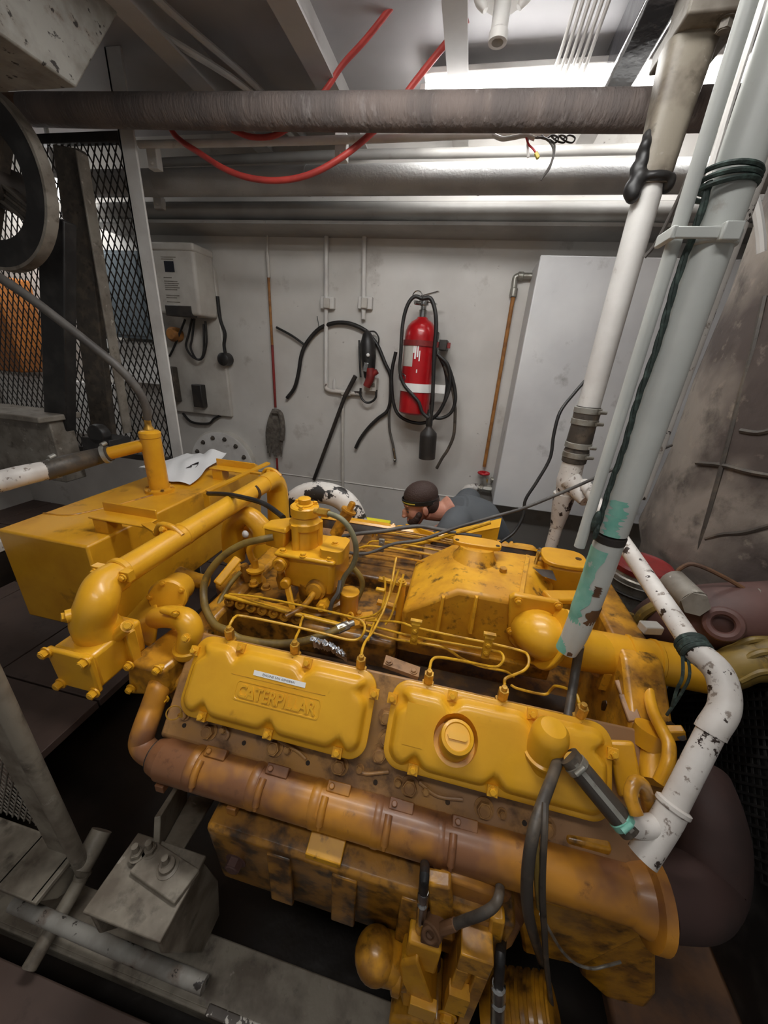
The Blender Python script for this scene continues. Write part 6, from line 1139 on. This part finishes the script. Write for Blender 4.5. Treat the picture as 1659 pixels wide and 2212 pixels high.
b = B(); b.lathe(ac0, ax, [(.06, 0), (.078, .006), (.082, .02), (.082, (ac1-ac0).length-.02), (.074, (ac1-ac0).length-.004), (.05, (ac1-ac0).length)], 32); build(b, 'body', 'ygrime', t)
for k in range(7):
    b = B(); c = ac0+ax*(.035+.021*k); b.lathe(c, ax, [(.082, 0), (.087, .001), (.087, .009), (.082, .010)], 32); build(b, 'fin', 'ygrime', t)
b = B(); p, q = W(1076, 2125, Y=.38), W(1075, 2240, Y=.37); b.lathe(p, q-p, [(.012, 0), (.016, .004), (.016, .05), (.011, .054), (.011, .065), (.016, .07), (.016, (q-p).length)], 14); tag(build(b, 'hydraulic_fitting', 'steel'), 'bright hose fitting hanging beside the alternator', 'fitting')
wire([W(1086, 2010, Y=.50), W(1082, 2050, Y=.41), W(1079, 2090, Y=.385), W(1077, 2128, Y=.38)], .011, 'black', 'hose', 'short black hose above the bright fitting by the alternator', 'hose', n=12)
b = B(); b.prism([W(1262, 2000, Y=.52), W(1420, 2030, Y=.52), W(1420, 2150, Y=.54), W(1385, 2195, Y=.55), W(1300, 2150, Y=.55), W(1255, 2110, Y=.54)], Y_*.14); tag(build(b, 'side_bracket', 'ygrime', bevel=.012), 'dirty yellow cast bracket low on the right under the manifold end', 'bracket')
b = B(); b.prism([W(1110, 1930, Y=.50), W(1420, 2010, Y=.50), W(1260, 2090, Y=.52), W(1130, 2060, Y=.52)], Y_*.2); tag(build(b, 'side_casting', 'ygrime', bevel=.01), 'oily yellow engine side plate under the right half of the manifold', 'plate')
b = B(); b.tube([MB+X_*.03, W(1490, 1935, Y=.53), W(1525, 1890, Y=.58), W(1535, 1810, Y=.62), W(1525, 1740, Y=.66), W(1510, 1680, Y=.72)], [.06, .068, .07, .068, .065, .06], 28, 8)
tag(build(b, 'exhaust_bend', 'rustdark', ang=60), 'dark red-brown exhaust bend leaving the right end of the manifold', 'exhaust pipe')
b = B(); b.prism([(.62, .30, -1.58), (1.5, .30, -1.4), (1.5, .9, -1.25), (.62, .9, -1.58)], -Z_*.05); tag(build(b, 'bilge_plate', 'rustend', bevel=.01), 'rust-brown plate in the dark bottom right corner', 'plate')
# =============================================================== BOTTOM LEFT
b = B(); b.box((-1.35, .285, -1.615), (.9, .41, -1.60)); b.box((-1.35, .395, -2.1), (.9, .41, -1.615)); b.box((-1.35, .278, -1.66), (.9, .29, -1.60))
bed_ = tag(build(b, 'engine_bed', 'dimgrimegrey', bevel=.004), 'grey engine bed girder running along the bottom of the picture', 'girder')
b = B(); b.box((-.43, .276, -1.612), (.06, .298, -1.5985)); build(b, 'chipped_edge', 'edgechip', bed_, bevel=.003)
t = thing('engine_mount', 'chipped grey box-shaped engine mount standing on the bed girder', 'engine mount', (-.6, .36, -1.6))
b = B(); b.box((-.708, .28, -1.262), (-.497, .442, -1.25)); build(b, 'top_plate', 'dimgrimegrey', t, bevel=.003)
b = B(); b.prism([(-.505, .285, -1.2625), (-.505, .435, -1.2625), (-.505, .47, -1.45), (-.505, .45, -1.60), (-.505, .37, -1.60), (-.505, .285, -1.33)], X_*-.012); build(b, 'side_plate', 'dimgrimegrey', t, bevel=.003)
b = B(); b.prism([(-.70, .285, -1.2625), (-.70, .435, -1.2625), (-.70, .45, -1.60), (-.70, .40, -1.60), (-.70, .285, -1.36)], X_*.012); build(b, 'side_plate', 'dimgrimegrey', t, bevel=.003)
b = B(); b.box((-.687, .425, -1.60), (-.518, .433, -1.2625)); build(b, 'back_plate', 'blackmetal', t)
b = B(); p = W(350, 1870, Z=-1.25); b.obox(V(p.x+.02, .385, -1.242), V(.075, -.012, 0), V(.008, .035, 0), Z_*.008); build(b, 'pad', 'dimgrimegrey', t, bevel=.003)
for x, y in ((296, 1843), (325, 1835), (360, 1868)):
    p = W(x, y, Z=-1.23); b = B(); b.hexb(p-Z_*.005, Z_, .015, .014); b.cyl(p, p+Z_*.032, .008, n=10); build(b, 'bolt', 'dimgrimegrey', t)
b = B(); p = W(362, 1872, Z=-1.23); b.lathe(p-Z_*.01, Z_, [(.026, 0), (.026, .008), (.018, .010), (.018, .02)], 20); build(b, 'washer', 'dimgrimegrey', t)
b = B(); a, c_ = W(338, 1805, Z=-1.22), W(400, 1700, Y=.62); b.bar(a, c_, .016, .09, side=Z_); b.prism([a+V(.01, 0, -.04), c_+V(.01, 0, -.04), c_+V(.09, .02, -.05), a+V(.07, 0, -.04)], -Z_*.012); tag(build(b, 'support_arm', 'dimgrimegrey', bevel=.003), 'grey flat-bar arm reaching from the mount up under the manifold', 'bracket')
b = B(); b.tube([W(30, 1952, Z=-1.5), W(230, 2040, Z=-1.5), W(442, 2128, Z=-1.5)], .0185, 18, 3); tag(build(b, 'grab_pipe', 'greychip'), 'pale chipped pipe lying along the bed girder at lower left', 'pipe')
t = thing('rail_frame', 'chipped grey guard-rail frame with mesh at the lower left edge', 'rail', (-.95, .40, -1.6))
b = B(); b.box((-1.02, .402, -1.50), (-.93, .410, -.2)); build(b, 'flat_bar', 'dimgrimegrey', t, bevel=.002)
b = B(); b.tube([(-.915, .405, -.2), (-.915, .405, -.9), (-.915, .405, -1.44), (-.915, .395, -1.485), (-.915, .37, -1.505), (-.915, .23, -1.56)], .019, 18, 5); build(b, 'rail_pipe', 'dimgrimegrey', t)
mesh_panel('wire_mesh', V(-1.55, .43, -1.38), X_, Z_, 26, 19, .022, .042, .004, 'greypaint', t)
b = B(); b.box((-1.30, .30, -1.425), (-.93, .43, -1.41)); b.box((-1.30, .30, -1.50), (-1.29, .43, -1.41)); b.prism([(-.94, .30, -1.41), (-.94, .43, -1.41), (-.94, .42, -1.56), (-.94, .34, -1.50)], X_*-.01); b.prism([(-1.06, .30, -1.41), (-1.06, .43, -1.41), (-1.06, .42, -1.5), (-1.06, .34, -1.48)], X_*-.01)
build(b, 'foot_bracket', 'dimgrimegrey', t, bevel=.003)
b = B(); b.tube([(-.915, .40, -1.46), (-.915, .48, -1.42)], .03, 14, smooth=False); build(b, 'stub', 'dimgrimegrey', t)
